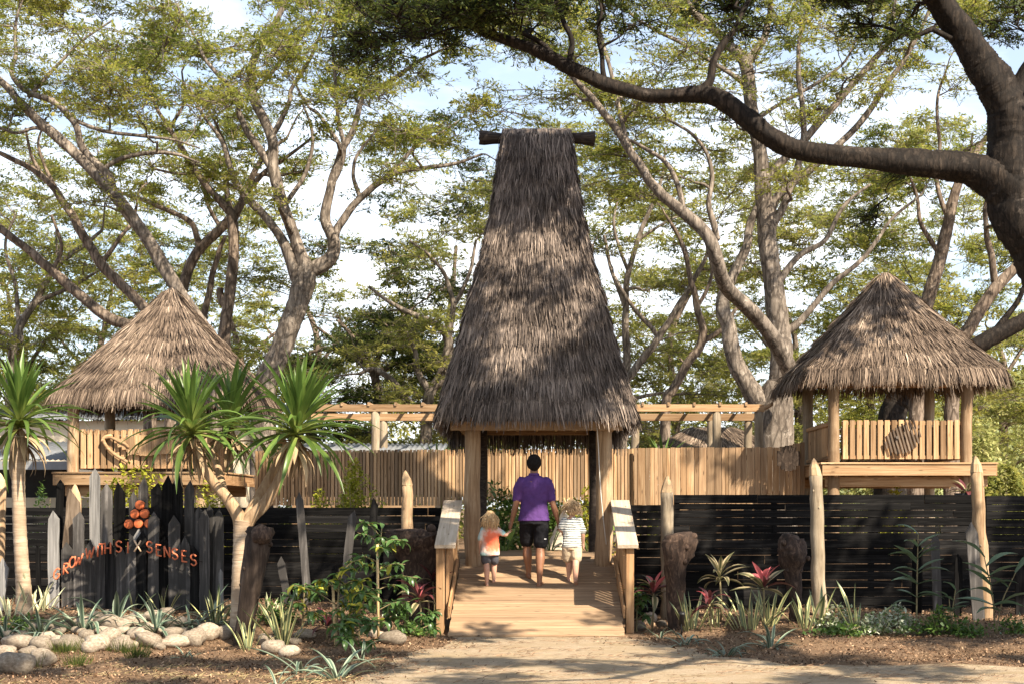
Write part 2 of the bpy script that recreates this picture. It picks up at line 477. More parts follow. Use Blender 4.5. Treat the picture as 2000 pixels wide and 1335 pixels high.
# the paved lane edge along the lower left corner (dry sandy soil)
def on_path(x, y):
    k = round(min(max(y, 8.0), 19.0), 1)
    return PATH_L[k] < x < PATH_R[k]

# mulch chips lying over the beds and drifting onto the path edges
def scatter_quads(n, xr, yr, smin, smax, keep):
    x = NR.uniform(*xr, n); y = NR.uniform(*yr, n)
    ok = np.array([keep(a, b) for a, b in zip(x, y)])
    x, y = x[ok], y[ok]; n = len(x)
    z = gz(x, y)+.008+NR.uniform(0, .022, n)
    yaw = NR.uniform(0, 6.28, n); tilt = NR.normal(0, .45, n)
    l = NR.uniform(smin, smax, n); w_ = l*NR.uniform(.25, .55, n)
    u = np.stack([np.cos(yaw)*np.cos(tilt), np.sin(yaw)*np.cos(tilt), np.sin(tilt)], -1)
    v = np.stack([-np.sin(yaw), np.cos(yaw), NR.normal(0, .4, n)], -1)
    c = np.stack([x, y, z], -1)
    A = u*l[:, None]/2; B = v*w_[:, None]/2
    V = np.stack([c-A-B, c+A-B, c+A+B, c-A+B], 1).reshape(-1, 3)
    return V, np.arange(4*n).reshape(-1, 4), NR.uniform(0, 1, n)
def keep_litter(x, y):
    if not on_path(x, y): return y < 18.9 or abs(x) > 1.35
    k = round(min(max(y, 8.0), 19.0), 1)
    e = min(abs(x-PATH_L[k]), abs(x-PATH_R[k]))
    return R.random() < .5*math.exp(-e/.22) + .008
V, Fq, tn = scatter_quads(110000, (-8.5, 8.5), (13.2, 22.0), .008, .034, keep_litter)
put('bark_mulch', quad_mesh('bark_mulch', V, Fq, M_['litter'], False, tn), (0, 0, 0), label='brown bark chips and dry leaves over the beds', kind='stuff')

# dry straws and leaf stalks strewn on the sand, dry grass in the lower left corner
def straws(n, xr, yr, hi, keep):
    x = NR.uniform(*xr, n); y = NR.uniform(*yr, n); ok = np.array([keep(a, b) for a, b in zip(x, y)]); x, y = x[ok], y[ok]; n = len(x)
    z = gz(x, y)+.010+NR.uniform(0, .01, n); yaw = NR.normal(0, .9, n); l = NR.uniform(.03, .13, n)
    u = np.stack([np.cos(yaw), np.sin(yaw), np.abs(NR.normal(0, hi, n))], -1)*l[:, None]; v = np.stack([-np.sin(yaw), np.cos(yaw), np.full(n, .6)], -1)*NR.uniform(.0016, .0035, n)[:, None]
    c = np.stack([x, y, z], -1)
    return np.stack([c-v, c+u-v*.4, c+u+v*.4, c+v], 1).reshape(-1, 3), np.arange(4*n).reshape(-1, 4), NR.uniform(.1, 1, n)
def clump(x, y): return math.sin(x*1.9+y*2.7)+math.sin(x*4.3-y*5.1)+math.sin(x*.9+y*7.7)
V, Fq, tn = straws(15000, (-2.5, 9), (13.2, 18.9), .10, lambda x, y: on_path(x, y) and clump(x, y) > R.uniform(-.8, 2.2))
put('straw_litter', quad_mesh('straw_litter', V, Fq, M_['litter'], False, tn), (0, 0, 0), label='dry grass straws strewn over the sandy path', kind='stuff')
V, Fq, tn = straws(9000, (-6.5, -1.4), (13.2, 15.8), .22, lambda x, y: not on_path(x, y) and clump(x, y) > .2 and R.random() < .5-(y-13.2)*.15)
M_['drygrass'] = tone_mat('dry lawn grass', [(0, (.10, .085, .035)), (.5, (.30, .24, .11)), (1, (.52, .43, .23))], .2, .8, .1)
put('dry_grass', quad_mesh('dry_grass', V, Fq, M_['drygrass'], False, tn), (0, 0, 0), label='thin dry grass along the lower left edge of the beds', kind='stuff')

# grassy hillside rising at far right
def hill():
    hx = np.linspace(14, 110, 70); hy = np.linspace(58, 130, 50)
    A, B = np.meshgrid(hx, hy)
    Zh = 13*sstep(58, 120, B)*sstep(13, 40, A) + .6*np.sin(A*.5+B*.3) + .35*np.sin(A*1.3-B*.9) - .8
    V = np.stack([A, B, Zh], -1).reshape(-1, 3); nx = len(hx)
    ii = (np.arange(len(hy)-1)[:, None]*nx+np.arange(nx-1)[None]).ravel()
    return quad_mesh('hill', V, np.stack([ii, ii+1, ii+nx+1, ii+nx], -1), plain('grassy hill', (.25, .27, .10), .9, .4, .9), True)
struct('hill', hill(), 'pale green grassy hillside beyond the right hut')

# ------------------------------------------------------------------ trees
class Tree: pass
TREES = []
def cr(pts, per=6):
    """Catmull-Rom through the given rows"""
    p = np.asarray(pts, float)
    if len(p) == 2: 
        t = np.linspace(0, 1, per+1)[:, None]; return p[0]*(1-t)+p[1]*t
    e = np.vstack([2*p[0]-p[1], p, 2*p[-1]-p[-2]])
    o = []
    for i in range(len(p)-1):
        a, b, c, d = e[i:i+4]
        for t in np.arange(per)/per:
            o.append(.5*((2*b)+(c-a)*t+(2*a-5*b+4*c-d)*t*t+(3*b-a-3*c+d)*t**3))
    o.append(p[-1]); return np.array(o)
def tree(label, d, limbs, bark='barkpale', leaf='leaf', cat='tree', group=None, ground=True, spread=1.0, base=None, lscale=1.0):
    """limbs: lists of (px, py, width_px[, depth]); the first limb's first point is carried down to the ground"""
    T = Tree(); T.label, T.cat, T.group, T.bark, T.leaf, T.lscale = label, cat, group, bark, leaf, lscale
    T.limbs = []; npos, nrad = [], []
    for li, lb in enumerate(limbs):
        rows = []
        for i, q in enumerate(lb):
            dd = q[3] if len(q) > 3 else d
            p = P(q[0], q[1], dd); rows.append((*p, q[2]/2*dd/F_PX*(.94 if bark == 'barkdark' else .74)))
        if li > 0 or not ground:      # bury the start of a limb, rounded, inside its parent
            a = np.array(rows[0][:3]); dv = np.array(rows[1][:3])-a; dv /= np.linalg.norm(dv); r = rows[0][3]
            rows = [(*(a-dv*r*.8), r*.55)]+rows
        if li == 0 and ground:
            p = rows[0]; dx = 0 if base is None else base
            g = float(gz(p[0]+dx, p[1]))
            rows = [(p[0]+dx, p[1], g-.15, p[3]*1.75), (p[0]+dx*.9, p[1], g+.25, p[3]*1.3)] + rows if p[2] > g+.6 else [(p[0]+dx, p[1], g-.15, p[3]*1.3)] + rows
        c = cr(rows, 7)
        if c[0, 3] > .10:       # thick limbs bend in long easy curves
            for _ in range(10 if bark == 'barkdark' else 5): c[1:-1] = .25*c[:-2]+.5*c[1:-1]+.25*c[2:]
        # slight natural wander
        n = len(c); ph = R.uniform(0, 6)
        wv = np.where(c[:, 3] > .10, .03, .15)*c[:, 3]
        s = np.arange(n)
        c[:, 0] += wv*np.sin(s*.9+ph); c[:, 1] += wv*np.sin(s*.7+ph*2); c[:, 3] *= 1+.025*np.sin(s*.8+ph)+.015*np.sin(s*2.1+ph)
        T.limbs.append(c)
        npos.append(c[:, :3]); nrad.append(c[:, 3])
    T.pos = np.vstack(npos); T.rad = np.concatenate(nrad)
    T.base = T.limbs[0][0][:3].copy(); T.base[2] = max(T.base[2], 0)
    T.conn = []; T.pads = []
    TREES.append(T); return T

# right foreground tree, dark, its long limb crossing above the gateway
FG = tree('massive dark tree at right whose long bare limb arches over the gateway', 17, [
    [(2190, 800, 150), (2100, 600, 140), (2030, 480, 128), (1975, 390, 105), (1968, 300, 86), (1972, 220, 84), (1940, 160, 80), (1915, 125, 70), (1885, 70, 60), (1832, 0, 54), (1780, -90, 46, 16.5), (1700, -200, 36, 15.5)],
    [(1995, 400, 110), (1945, 348, 86), (1880, 326, 62), (1817, 322, 60), (1705, 311, 44), (1570, 296, 42), (1515, 274, 42), (1470, 243, 42), (1412, 196, 40), (1367, 182, 36), (1300, 189, 28), (1228, 180, 28), (1139, 146, 30), (1085, 117, 27), (1027, 90, 23), (968, 72, 20), (928, 54, 18), (910, 24, 15), (895, -10, 13), (880, -80, 9)],
    [(1368, 184, 26), (1385, 160, 18), (1400, 105, 15), (1432, 60, 12), (1462, 0, 10), (1485, -60, 7)],
    [(1140, 146, 22), (1112, 125, 14), (1118, 85, 12), (1100, 40, 10), (1086, 0, 8), (1078, -50, 6)],
    [(1085, 112, 16), (1050, 80, 11), (1010, 60, 8), (985, 30, 6), (950, 10, 5)],
    [(926, 50, 12), (938, 20, 8), (940, -20, 6)],
    [(1180, 160, 12), (1175, 110, 10), (1168, 60, 9), (1175, 25, 8), (1165, -30, 6)],
    [(1974, 230, 70), (1990, 170, 44), (2015, 130, 38), (2060, 40, 32), (2090, -80, 26)],
    [(1985, 390, 50), (1952, 400, 46), (1952, 425, 40), (2000, 450, 46)],
    [(2030, 480, 90), (2100, 440, 60, 16), (2200, 330, 50, 14), (2320, 120, 40, 12), (2350, -150, 30, 10)],
    [(1780, -90, 40, 16.5), (1600, -180, 30, 15), (1350, -260, 24, 14), (1050, -320, 18, 13), (800, -380, 12, 12.5)],
    [(1700, -200, 32, 15.5), (1700, -420, 26, 13.5), (1500, -700, 22, 11), (1200, -1000, 16, 9)],
    [(2350, -150, 26, 10), (2000, -700, 22, 8.5), (1700, -1300, 18, 7)],
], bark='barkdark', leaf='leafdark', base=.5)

RT = tree('big pale tree with forked trunk right of the gateway beside the right hut', 32, [
    [(1515, 790, 88), (1528, 740, 66), (1522, 640, 56), (1502, 500, 50), (1492, 400, 44), (1484, 290, 38), (1468, 216, 34), (1457, 125, 34), (1426, 92, 24), (1399, 62, 21), (1358, 27, 18), (1335, -10, 14), (1300, -80, 9)],
    [(1457, 125, 26), (1489, 81, 20), (1502, 36, 17), (1508, -10, 14), (1530, -80, 9)],
    [(1548, 735, 48, 31), (1510, 659, 42, 30.5), (1460, 600, 40, 30), (1415, 558, 38, 29.5), (1397, 494, 36, 29), (1372, 447, 34, 29), (1302, 389, 29, 29), (1272, 358, 26, 29), (1238, 305, 23, 29), (1184, 225, 20, 29), (1132, 166, 16, 29), (1080, 110, 11, 29), (1020, 70, 7, 29)],
    [(1488, 790, 60), (1460, 750, 48), (1432, 698, 44), (1424, 642, 40), (1411, 600, 38), (1420, 560, 30), (1455, 490, 24), (1470, 420, 20), (1500, 380, 16)],
    [(1490, 365, 24), (1507, 337, 22), (1570, 274, 21), (1637, 198, 19), (1695, 130, 17), (1736, 81, 14), (1745, 20, 10), (1760, -60, 7)],
    [(1502, 450, 26), (1516, 388, 22), (1592, 323, 20), (1682, 238, 17), (1727, 171, 15), (1772, 108, 12), (1812, 27, 9), (1840, -50, 6)],
    [(1510, 440, 24), (1535, 390, 20), (1562, 310, 18), (1570, 240, 16), (1562, 170, 14), (1560, 90, 11), (1580, 10, 8), (1620, -60, 5)],
    [(1457, 250, 12), (1520, 205, 10), (1600, 160, 9), (1650, 120, 7), (1680, 60, 5)],
    [(1400, 460, 18), (1385, 400, 15), (1390, 330, 12), (1360, 270, 9), (1300, 230, 7)],
    [(1520, 660, 24), (1570, 620, 18), (1620, 560, 15), (1690, 500, 12), (1740, 430, 9), (1800, 380, 6)],
    [(1515, 560, 20), (1560, 500, 16), (1610, 470, 13), (1650, 400, 10), (1700, 360, 7)],
    [(1340, 425, 16, 29), (1310, 330, 13, 29), (1260, 290, 10, 29), (1200, 260, 7, 29)],
    [(1463, 170, 16), (1420, 140, 13), (1340, 90, 10), (1240, 35, 8), (1200, -20, 5)],
    [(1235, 300, 12, 29), (1215, 240, 12, 29), (1195, 150, 11, 29), (1172, 60, 9, 29), (1165, 0, 6, 29)],
])
LT = tree('spreading pale tree rising behind the left hut near the gateway', 33, [
    [(515, 770, 62), (535, 715, 58), (560, 650, 56), (588, 570, 58), (598, 535, 56), (587, 495, 32), (553, 404, 31), (532, 325, 30), (533, 270, 26), (494, 190, 24), (493, 128, 20), (512, 81, 17), (548, 27, 14), (564, -20, 10), (590, -90, 6)],
    [(582, 545, 40), (545, 458, 24), (492, 396, 22), (463, 360, 19), (449, 326, 15), (430, 270, 11), (400, 230, 8), (370, 170, 5)],
    [(532, 328, 22), (490, 268, 19), (467, 222, 16), (470, 188, 14), (449, 170, 13), (404, 121, 10), (380, 70, 7), (350, 20, 5)],
    [(534, 262, 16), (562, 207, 13), (571, 171, 11), (602, 121, 10), (622, 76, 7), (640, 20, 5)],
    [(600, 532, 44), (645, 505, 38), (652, 470, 32), (635, 427, 28), (648, 359, 24), (667, 297, 20), (694, 243, 17), (708, 192, 14), (757, 162, 12), (816, 121, 10), (852, 103, 7), (900, 80, 5)],
    [(650, 480, 26), (663, 440, 22), (703, 388, 19), (748, 352, 17), (780, 335, 15), (834, 328, 12), (892, 319, 9), (942, 301, 6)],
    [(748, 352, 13), (789, 310, 11), (820, 279, 9), (852, 265, 6), (890, 240, 4)],
    [(667, 290, 12), (627, 229, 10), (600, 205, 7), (570, 150, 5)],
    [(648, 360, 16), (672, 300, 13), (660, 230, 11), (655, 160, 9), (650, 80, 7), (662, 10, 5)],
    [(555, 404, 14), (600, 330, 11), (610, 260, 9), (590, 200, 6)],
    [(703, 388, 12), (690, 340, 10), (700, 300, 8), (740, 250, 5)],
    [(495, 180, 14), (540, 130, 11), (590, 70, 9), (630, 10, 6)],
])
tree('long leaning trunk slanting up left from behind the left hut peak', 31, [
    [(420, 700, 40), (395, 640, 38), (355, 580, 36), (292, 472, 34), (225, 382, 32), (171, 323, 30), (112, 268, 27), (58, 220, 23), (18, 175, 19), (-40, 120, 14), (-110, 60, 9)],
    [(225, 380, 24), (207, 337, 22), (166, 297, 20), (144, 238, 18), (103, 198, 17), (58, 182, 15), (24, 148, 13), (31, 103, 11), (31, 45, 8), (50, -20, 5)],
    [(144, 234, 11), (202, 256, 10), (279, 266, 9), (341, 274, 6), (390, 290, 4)],
    [(190, 340, 12), (234, 311, 12), (292, 299, 11), (341, 301, 9), (390, 318, 5)],
    [(110, 265, 14), (70, 250, 10), (30, 260, 8), (-20, 240, 6)],
    [(60, 185, 12), (110, 130, 9), (160, 80, 7), (220, 40, 5)],
], bark='barkpale')
tree('upright trunk with a broken hollow knot right of the left hut peak', 34, [
    [(438, 700, 34), (440, 640, 32), (446, 590, 30), (456, 500, 28), (454, 422, 26), (431, 395, 20), (386, 341, 18), (359, 297, 15), (330, 250, 12), (300, 200, 8), (280, 140, 5)],
    [(445, 600, 26), (432, 585, 22), (430, 562, 18)],
    [(450, 412, 18), (441, 360, 14), (449, 319, 11), (430, 260, 8), (400, 200, 5)],
    [(460, 425, 18), (476, 386, 16), (517, 337, 13), (570, 300, 9), (620, 260, 6)],
    [(380, 335, 10), (350, 340, 8), (300, 330, 6)],
    [(330, 250, 9), (360, 200, 7), (355, 140, 5)],
], bark='barkmid')
tree('brown forked tree just behind the right slope of the left hut', 36, [
    [(345, 690, 30), (350, 600, 28), (377, 503, 27), (431, 447, 25), (467, 404, 22), (490, 350, 17), (520, 300, 12), (560, 270, 8)],
    [(392, 486, 18), (373, 436, 15), (332, 413, 13), (279, 391, 11), (238, 377, 8), (200, 350, 5)],
    [(395, 640, 20), (410, 560, 17), (425, 500, 14), (440, 460, 10)],
    [(431, 447, 12), (400, 380, 9), (420, 330, 6)],
], bark='barkmid')
tree('dark leaning trunk at far left in front of pale crowns', 32, [
    [(330, 690, 30), (270, 589, 27), (198, 517, 26), (157, 449, 23), (121, 391, 20), (81, 341, 17), (22, 310, 13), (-30, 285, 9)],
    [(198, 517, 14), (230, 470, 11), (260, 430, 9), (270, 380, 6)],
    [(81, 341, 10), (60, 300, 8), (50, 250, 6)],
    [(121, 391, 12), (90, 330, 9), (75, 280, 7), (90, 230, 5)],
], bark='barkmid')
tree('low slanting trunk crossing the left edge above the hut eave', 33, [
    [(290, 680, 32), (215, 625, 29), (160, 580, 27), (103, 530, 25), (58, 490, 22), (-20, 430, 16), (-80, 380, 10)],
    [(103, 530, 12), (120, 480, 10), (100, 420, 7)],
], bark='barkmid')
tree('pale thin tree at far left beyond the slanting trunks', 40, [
    [(20, 700, 22), (63, 600, 19), (112, 517, 16), (157, 485, 12), (200, 450, 8)],
    [(40, 660, 14), (30, 560, 11), (10, 480, 8), (30, 420, 6)],
    [(70, 590, 12), (140, 560, 10), (190, 530, 7)],
    [(112, 517, 8), (110, 450, 6)],
])
tree('pale tree hugging the left side of the tall thatched gateway', 40, [
    [(833, 790, 30), (857, 744, 28), (873, 698, 26), (876, 659, 24), (850, 632, 20), (804, 613, 15), (760, 590, 10), (720, 560, 7)],
    [(840, 770, 20), (815, 720, 16), (812, 690, 13), (790, 640, 9)],
    [(876, 659, 16), (885, 600, 14), (870, 540, 11), (840, 500, 8), (800, 470, 6)],
    [(885, 600, 12), (915, 540, 10), (930, 470, 7)],
    [(797, 784, 20), (764, 741, 17), (730, 720, 13), (700, 730, 9)],
], leaf='leaffar')
tree('low dark umbrella tree between the left hut and the gateway', 44, [
    [(740, 800, 26), (738, 760, 24), (725, 720, 20), (690, 690, 15), (640, 680, 11), (600, 690, 8)],
    [(728, 725, 16), (745, 680, 13), (760, 640, 10)],
    [(730, 730, 16), (690, 660, 12), (660, 625, 9)],
    [(735, 730, 16), (790, 700, 12), (830, 690, 8)],
    [(690, 690, 10), (620, 640, 8)],
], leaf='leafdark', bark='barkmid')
tree('slim pale tree just right of the gateway thatch', 40, [
    [(1215, 800, 24), (1225, 720, 22), (1222, 620, 18), (1227, 530, 15), (1260, 430, 12), (1290, 360, 9), (1300, 290, 6)],
    [(1222, 600, 12), (1195, 530, 10), (1180, 460, 8)],
    [(1227, 530, 10), (1200, 450, 8), (1205, 390, 6)],
    [(1245, 470, 9), (1290, 440, 7), (1330, 420, 5)],
], leaf='leaffar')
tree('pale trunk leaning right behind the pergola beam', 38, [
    [(1200, 790, 24), (1233, 731, 21), (1279, 669, 19), (1312, 619, 17), (1348, 560, 14), (1380, 500, 10), (1400, 440, 7)],
    [(1289, 660, 14), (1272, 640, 13), (1229, 590, 11), (1200, 540, 8)],
    [(1348, 560, 10), (1340, 490, 8), (1310, 440, 6)],
], leaf='leaffar')
tree('twisting brown trunk behind the middle of the right pergola', 36, [
    [(1300, 790, 26), (1312, 765, 24), (1345, 705, 22), (1374, 665, 22), (1362, 600, 18), (1348, 540, 14), (1330, 470, 10), (1300, 420, 7)],
    [(1374, 665, 16), (1407, 645, 13), (1440, 600, 9)],
    [(1362, 600, 11), (1390, 540, 9), (1380, 480, 6)],
], bark='barkmid', leaf='leaffar')
tree('dark trunk rising just right of the right hut peak', 34, [
    [(1790, 690, 38), (1812, 590, 35), (1838, 500, 34), (1853, 430, 30), (1868, 365, 24), (1905, 300, 18), (1950, 240, 12), (1990, 190, 8)],
    [(1838, 500, 14), (1800, 440, 12), (1790, 380, 9), (1770, 330, 6)],
    [(1853, 430, 14), (1830, 360, 12), (1835, 280, 10), (1830, 200, 8), (1850, 130, 5)],
    [(1868, 365, 10), (1890, 330, 8), (1900, 260, 6)],
], bark='barkmid')
tree('forked leaning trunk at the right edge above the hut eave', 34, [
    [(1860, 720, 36), (1895, 640, 34), (1930, 580, 32), (1975, 530, 28), (2040, 470, 20), (2110, 400, 12)],
    [(1945, 560, 20), (1936, 500, 18), (1925, 440, 14), (1930, 380, 10), (1960, 320, 7)],
], bark='barkmid')
tree('thick low limb reaching out past the right hut roof corner', 36, [
    [(1740, 820, 60), (1758, 780, 54), (1790, 745, 46), (1860, 705, 40), (1930, 662, 36), (2010, 620, 30), (2100, 560, 20), (2180, 500, 12)],
    [(1930, 662, 16), (1980, 600, 12), (2010, 540, 8)],
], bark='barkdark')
far_lab = ['rounded crown far left beyond the cream building', 'pale far tree showing between the slanting left trunks', 'far leafy tree behind the left hut eave',
           'distant tree above the left pergola', 'distant pale tree left of the gateway', 'distant tree right of the gateway under the pale limbs',
           'distant yellow green tree behind the right pergola', 'distant tree filling the gap left of the right hut', 'far tree behind the right hut railing', 'far pale tree on the slope at right']
for lab, (px, d, top) in zip(far_lab, [(40, 46, 560), (190, 52, 560), (470, 48, 600), (610, 55, 560), (870, 56, 480), (1150, 52, 480), (1320, 50, 560), (1560, 52, 600), (1700, 50, 640), (1960, 54, 640)]):
    tree(lab, d, [[(px, 800, 22), (px+R.uniform(-12, 12), 740, 20), (px+R.uniform(-20, 20), (740+top)/2, 15), (px+R.uniform(-40, 40), top, 8)],
                  [(px, 745, 12), (px-50, 690, 9), (px-90, 640, 6)], [(px+3, 735, 12), (px+45, 670, 9), (px+95, 630, 6)]], leaf='leaffar', bark='barkmid', group='distant trees beyond the huts')

# crown pads: (px, py, depth, rx, ry, rz)
PADS = []
DENS = [  # rows of 100 px from y=-100; columns of 200 px
    [.7, .8, .7, .8, .8, .8, .7, .7, .7, .7],
    [.6, .85, .55, .75, .70, .70, .65, .55, .60, .50],
    [.7, .9, .80, .65, .30, .70, .65, .50, .40, .12],
    [.6, .85, .75, .55, .50, .65, .65, .55, .50, .40],
    [.40, .50, .50, .25, .40, .50, .65, .60, .55, .45],
    [.55, .50, .35, .22, .60, .40, .60, .60, .65, .45],
    [.65, .55, .45, .40, .60, .30, .55, .55, .60, .40],
    [.80, .60, .45, .80, .80, .25, .80, .75, .55, .55],
    [.85, .40, .60, .85, .80, .20, .85, .80, .70, .70],
    [.60, .25, .50, .70, .65, .15, .65, .60, .50, .60]]
HZ = [0.75]
for r_, row in enumerate(DENS):
    for c_, v in enumerate([row[0]*.7]+row+[row[-1]*.7], -1):
        n = v*(11.0 if r_ < 4 else 19.0)
        n = int(n)+(R.random() < n-int(n))
        for _ in range(n):
            px = c_*200+R.uniform(0, 200); py = -100+r_*100+R.uniform(0, 100)
            if py > 400: d = R.uniform(38, 58)
            elif py > 230: d = R.uniform(30, 52)
            else: d = R.uniform(27.5, 37)
            fs = 1.0 if d < 38 else 1.35
            PADS.append((px, py, d, R.uniform(.6, 1.3)*fs, R.uniform(.6, 1.2), R.uniform(.25, .62)*fs))
for _ in range(34):  # the dark umbrella crown left of the gateway
    a = R.uniform(-1, 1)
    PADS.append((735+a*165, 620+abs(a)**2*95+R.uniform(0, 75), R.uniform(42, 46), .9, .9, .3))
FGP = []   # pads that belong to the foreground tree, in view along the top
for px, py, n in [(760, 40, 6), (850, 30, 8), (820, 100, 4), (920, 20, 7), (1010, 30, 6), (1090, 40, 5), (1180, 20, 4), (1440, 0, 3), (1620, -10, 4), (1760, 10, 3), (1900, 15, 3), (1980, 30, 3), (1700, 420, 2)]:
    for _ in range(n): FGP.append((px+R.uniform(-85, 85), py+R.uniform(-85, 70), R.uniform(16, 19.5), R.uniform(.3, .6), R.uniform(.3, .6), R.uniform(.12, .26)))
# overhead crown of the same tree, above the picture, unseen, its pads placed to shade path and gateway
OVER = []
# pads are left out where they would shade these: (x0, x1, z0, z1, depth) patches lit below
SUNLIT = [(880, 1225, 880, 1240, 21.4), (925, 1170, 478, 530, 22.2), (950, 1150, 605, 650, 21.7), (900, 1020, 690, 730, 21.5), (1120, 1235, 745, 800, 21.4), (190, 440, 560, 690, 26.8),
          (1600, 1800, 590, 700, 26.4), (1590, 1900, 820, 930, 26.0), (100, 430, 820, 940, 26.0), (560, 900, 880, 985, 27.0), (940, 1170, 880, 985, 27.0), (1200, 1420, 880, 985, 27.0), (780, 815, 910, 1050, 21.5),
          (90, 130, 990, 1150, 20.0), (170, 215, 940, 1060, 20.0), (320, 400, 1000, 1090, 20.0), (0, 130, 700, 1150, 19.4), (360, 620, 720, 1010, 18.4), (560, 850, 1060, 1220, 18.3), (1370, 1530, 1110, 1200, 19.8), (1880, 1990, 1000, 1200, 20.4), (1560, 1640, 900, 1150, 20.9), (1525, 1590, 1035, 1140, 19.9), (1288, 1358, 1030, 1110, 19.6)]
SUNGROUND = [(-6.4, -4.0, 13.4, 17.4), (-1.6, .2, 15.8, 18.6), (.6, 1.8, 13.4, 15.2), (3.2, 5.8, 17.2, 18.6), (-3.2, -1.7, 13.6, 15.0), (4.6, 7.6, 14.0, 15.6)]
def shade_at(x, y, z):
    for (a, b, p0, p1, d) in SUNLIT:
        t = (d-y)/-SUN_DIR.y
        hx, hz = x-SUN_DIR.x*t, z-SUN_DIR.z*t
        if X(a, d)-.25 < hx < X(b, d)+.25 and Z(p1, d)-.2 < hz < Z(p0, d)+.2: return R.random() < .06
    t = (22.0-y)/-SUN_DIR.y; hx, hz = x-SUN_DIR.x*t, z-SUN_DIR.z*t
    if abs(hx) < 1.5 and 2.6 < hz < 7.6: return False          # the gateway gets its own looser layer below
    t = z/SUN_DIR.z; gx, gy = x-SUN_DIR.x*t, y-SUN_DIR.y*t
    for (a, b, c, e) in SUNGROUND:
        if a < gx < b and c < gy < e: return R.random() < .08
    if gy > 24 or abs(gx) > 9: return R.random() < .55
    return R.random() < (.92 if gy > 19.5 else .62)
for _ in range(430):
    x, y = R.uniform(-9.5, 13.5), R.uniform(3.0, 22.5)
    z = max(1.6+.335*y+.9, 7.6)+R.uniform(0, 1.2)
    if shade_at(x, y, z): OVER.append((x, y, z, R.uniform(.45, .8), R.uniform(.45, .8), R.uniform(.12, .25)))

for _ in range(400):  # unseen pads set sunward of the gateway only to mottle it with shade
    px, py = R.uniform(860, 1240), R.uniform(255, 820)
    if any(a-25 < px < b+25 and p0-32 < py < p1+32 for (a, b, p0, p1, d) in SUNLIT[1:5]): continue
    tp = P(px, py, 23.2-2.0*(py-257)/560); t = (2.5+.335*tp[1]-tp[2])/(SUN_DIR.z+.335*-SUN_DIR.y)+R.uniform(.2, 3.2)
    OVER.append((tp[0]+SUN_DIR.x*t, tp[1]+SUN_DIR.y*t, tp[2]+SUN_DIR.z*t, R.uniform(.4, .7), R.uniform(.4, .7), R.uniform(.1, .22), .21, 2.0))
    if len(OVER) > 320: break
def curve_pts(a, b, n=6, sag=.0, wig=.1):
    t = np.linspace(0, 1, n)[:, None]
    L_ = np.linalg.norm(b-a)
    c = (a+b)/2 + NR.normal(0, wig, 3)*L_ + np.array((0, 0, sag))*L_
    return a*(1-t)**2+2*c*t*(1-t)+b*t*t

def attach(T, C, rx, ry, rz, leafmul=1.0, rmax=.06):
    D = T.pos-C
    cost = np.linalg.norm(D, axis=1)+.8*np.maximum(0, D[:, 2]+.25)
    cost = np.where(T.rad < .008, cost+.6, cost)
    return cost
def grow(T, i, C, rx, ry, rz, leafmul=1.0, lsize=1.0):
    a = T.pos[i]; dist = np.linalg.norm(C-a)
    r0 = min(T.rad[i]*.7, .020+.019*dist)
    pts = curve_pts(a, C, 8, .10, .10)
    rr = np.linspace(max(r0, .008), .006, 8)
    pts[1:-1] += NR.normal(0, .035, (6, 3))*min(1, dist)
    T.conn.append((pts, rr))
    T.pos = np.vstack([T.pos, pts[2:]]); T.rad = np.concatenate([T.rad, rr[2:]])
    T.pads.append((C, rx, ry, rz, pts, leafmul, lsize))

def assign(pads, trees):
    items = []
    for (px, py, d, rx, ry, rz) in pads:
        items.append((P(px, py, d), rx, ry, rz))
    R.shuffle(items)
    # nearest pads first so that twigs continue from earlier ones
    best = []
    for it in items:
        b = min((attach(T, *it).min(), k) for k, T in enumerate(trees)); best.append(b)
    for j in sorted(range(len(items)), key=lambda j: best[j][0]):
        it = items[j]; T = min(trees, key=lambda T: attach(T, *it).min())
        grow(T, int(np.argmin(attach(T, *it))), *it)
rest = [T for T in TREES if T is not FG]
assign(PADS, rest)
for q in FGP:
    C = P(*q[:3]); grow(FG, int(np.argmin(attach(FG, C, 1, 1, 1))), C, *q[3:], .75)
for q in sorted(OVER, key=lambda q: -q[0]):
    C = np.array(q[:3]); grow(FG, int(np.argmin(attach(FG, C, 1, 1, 1))), C, *q[3:6], *(q[6:] or (.7, 3.4)))

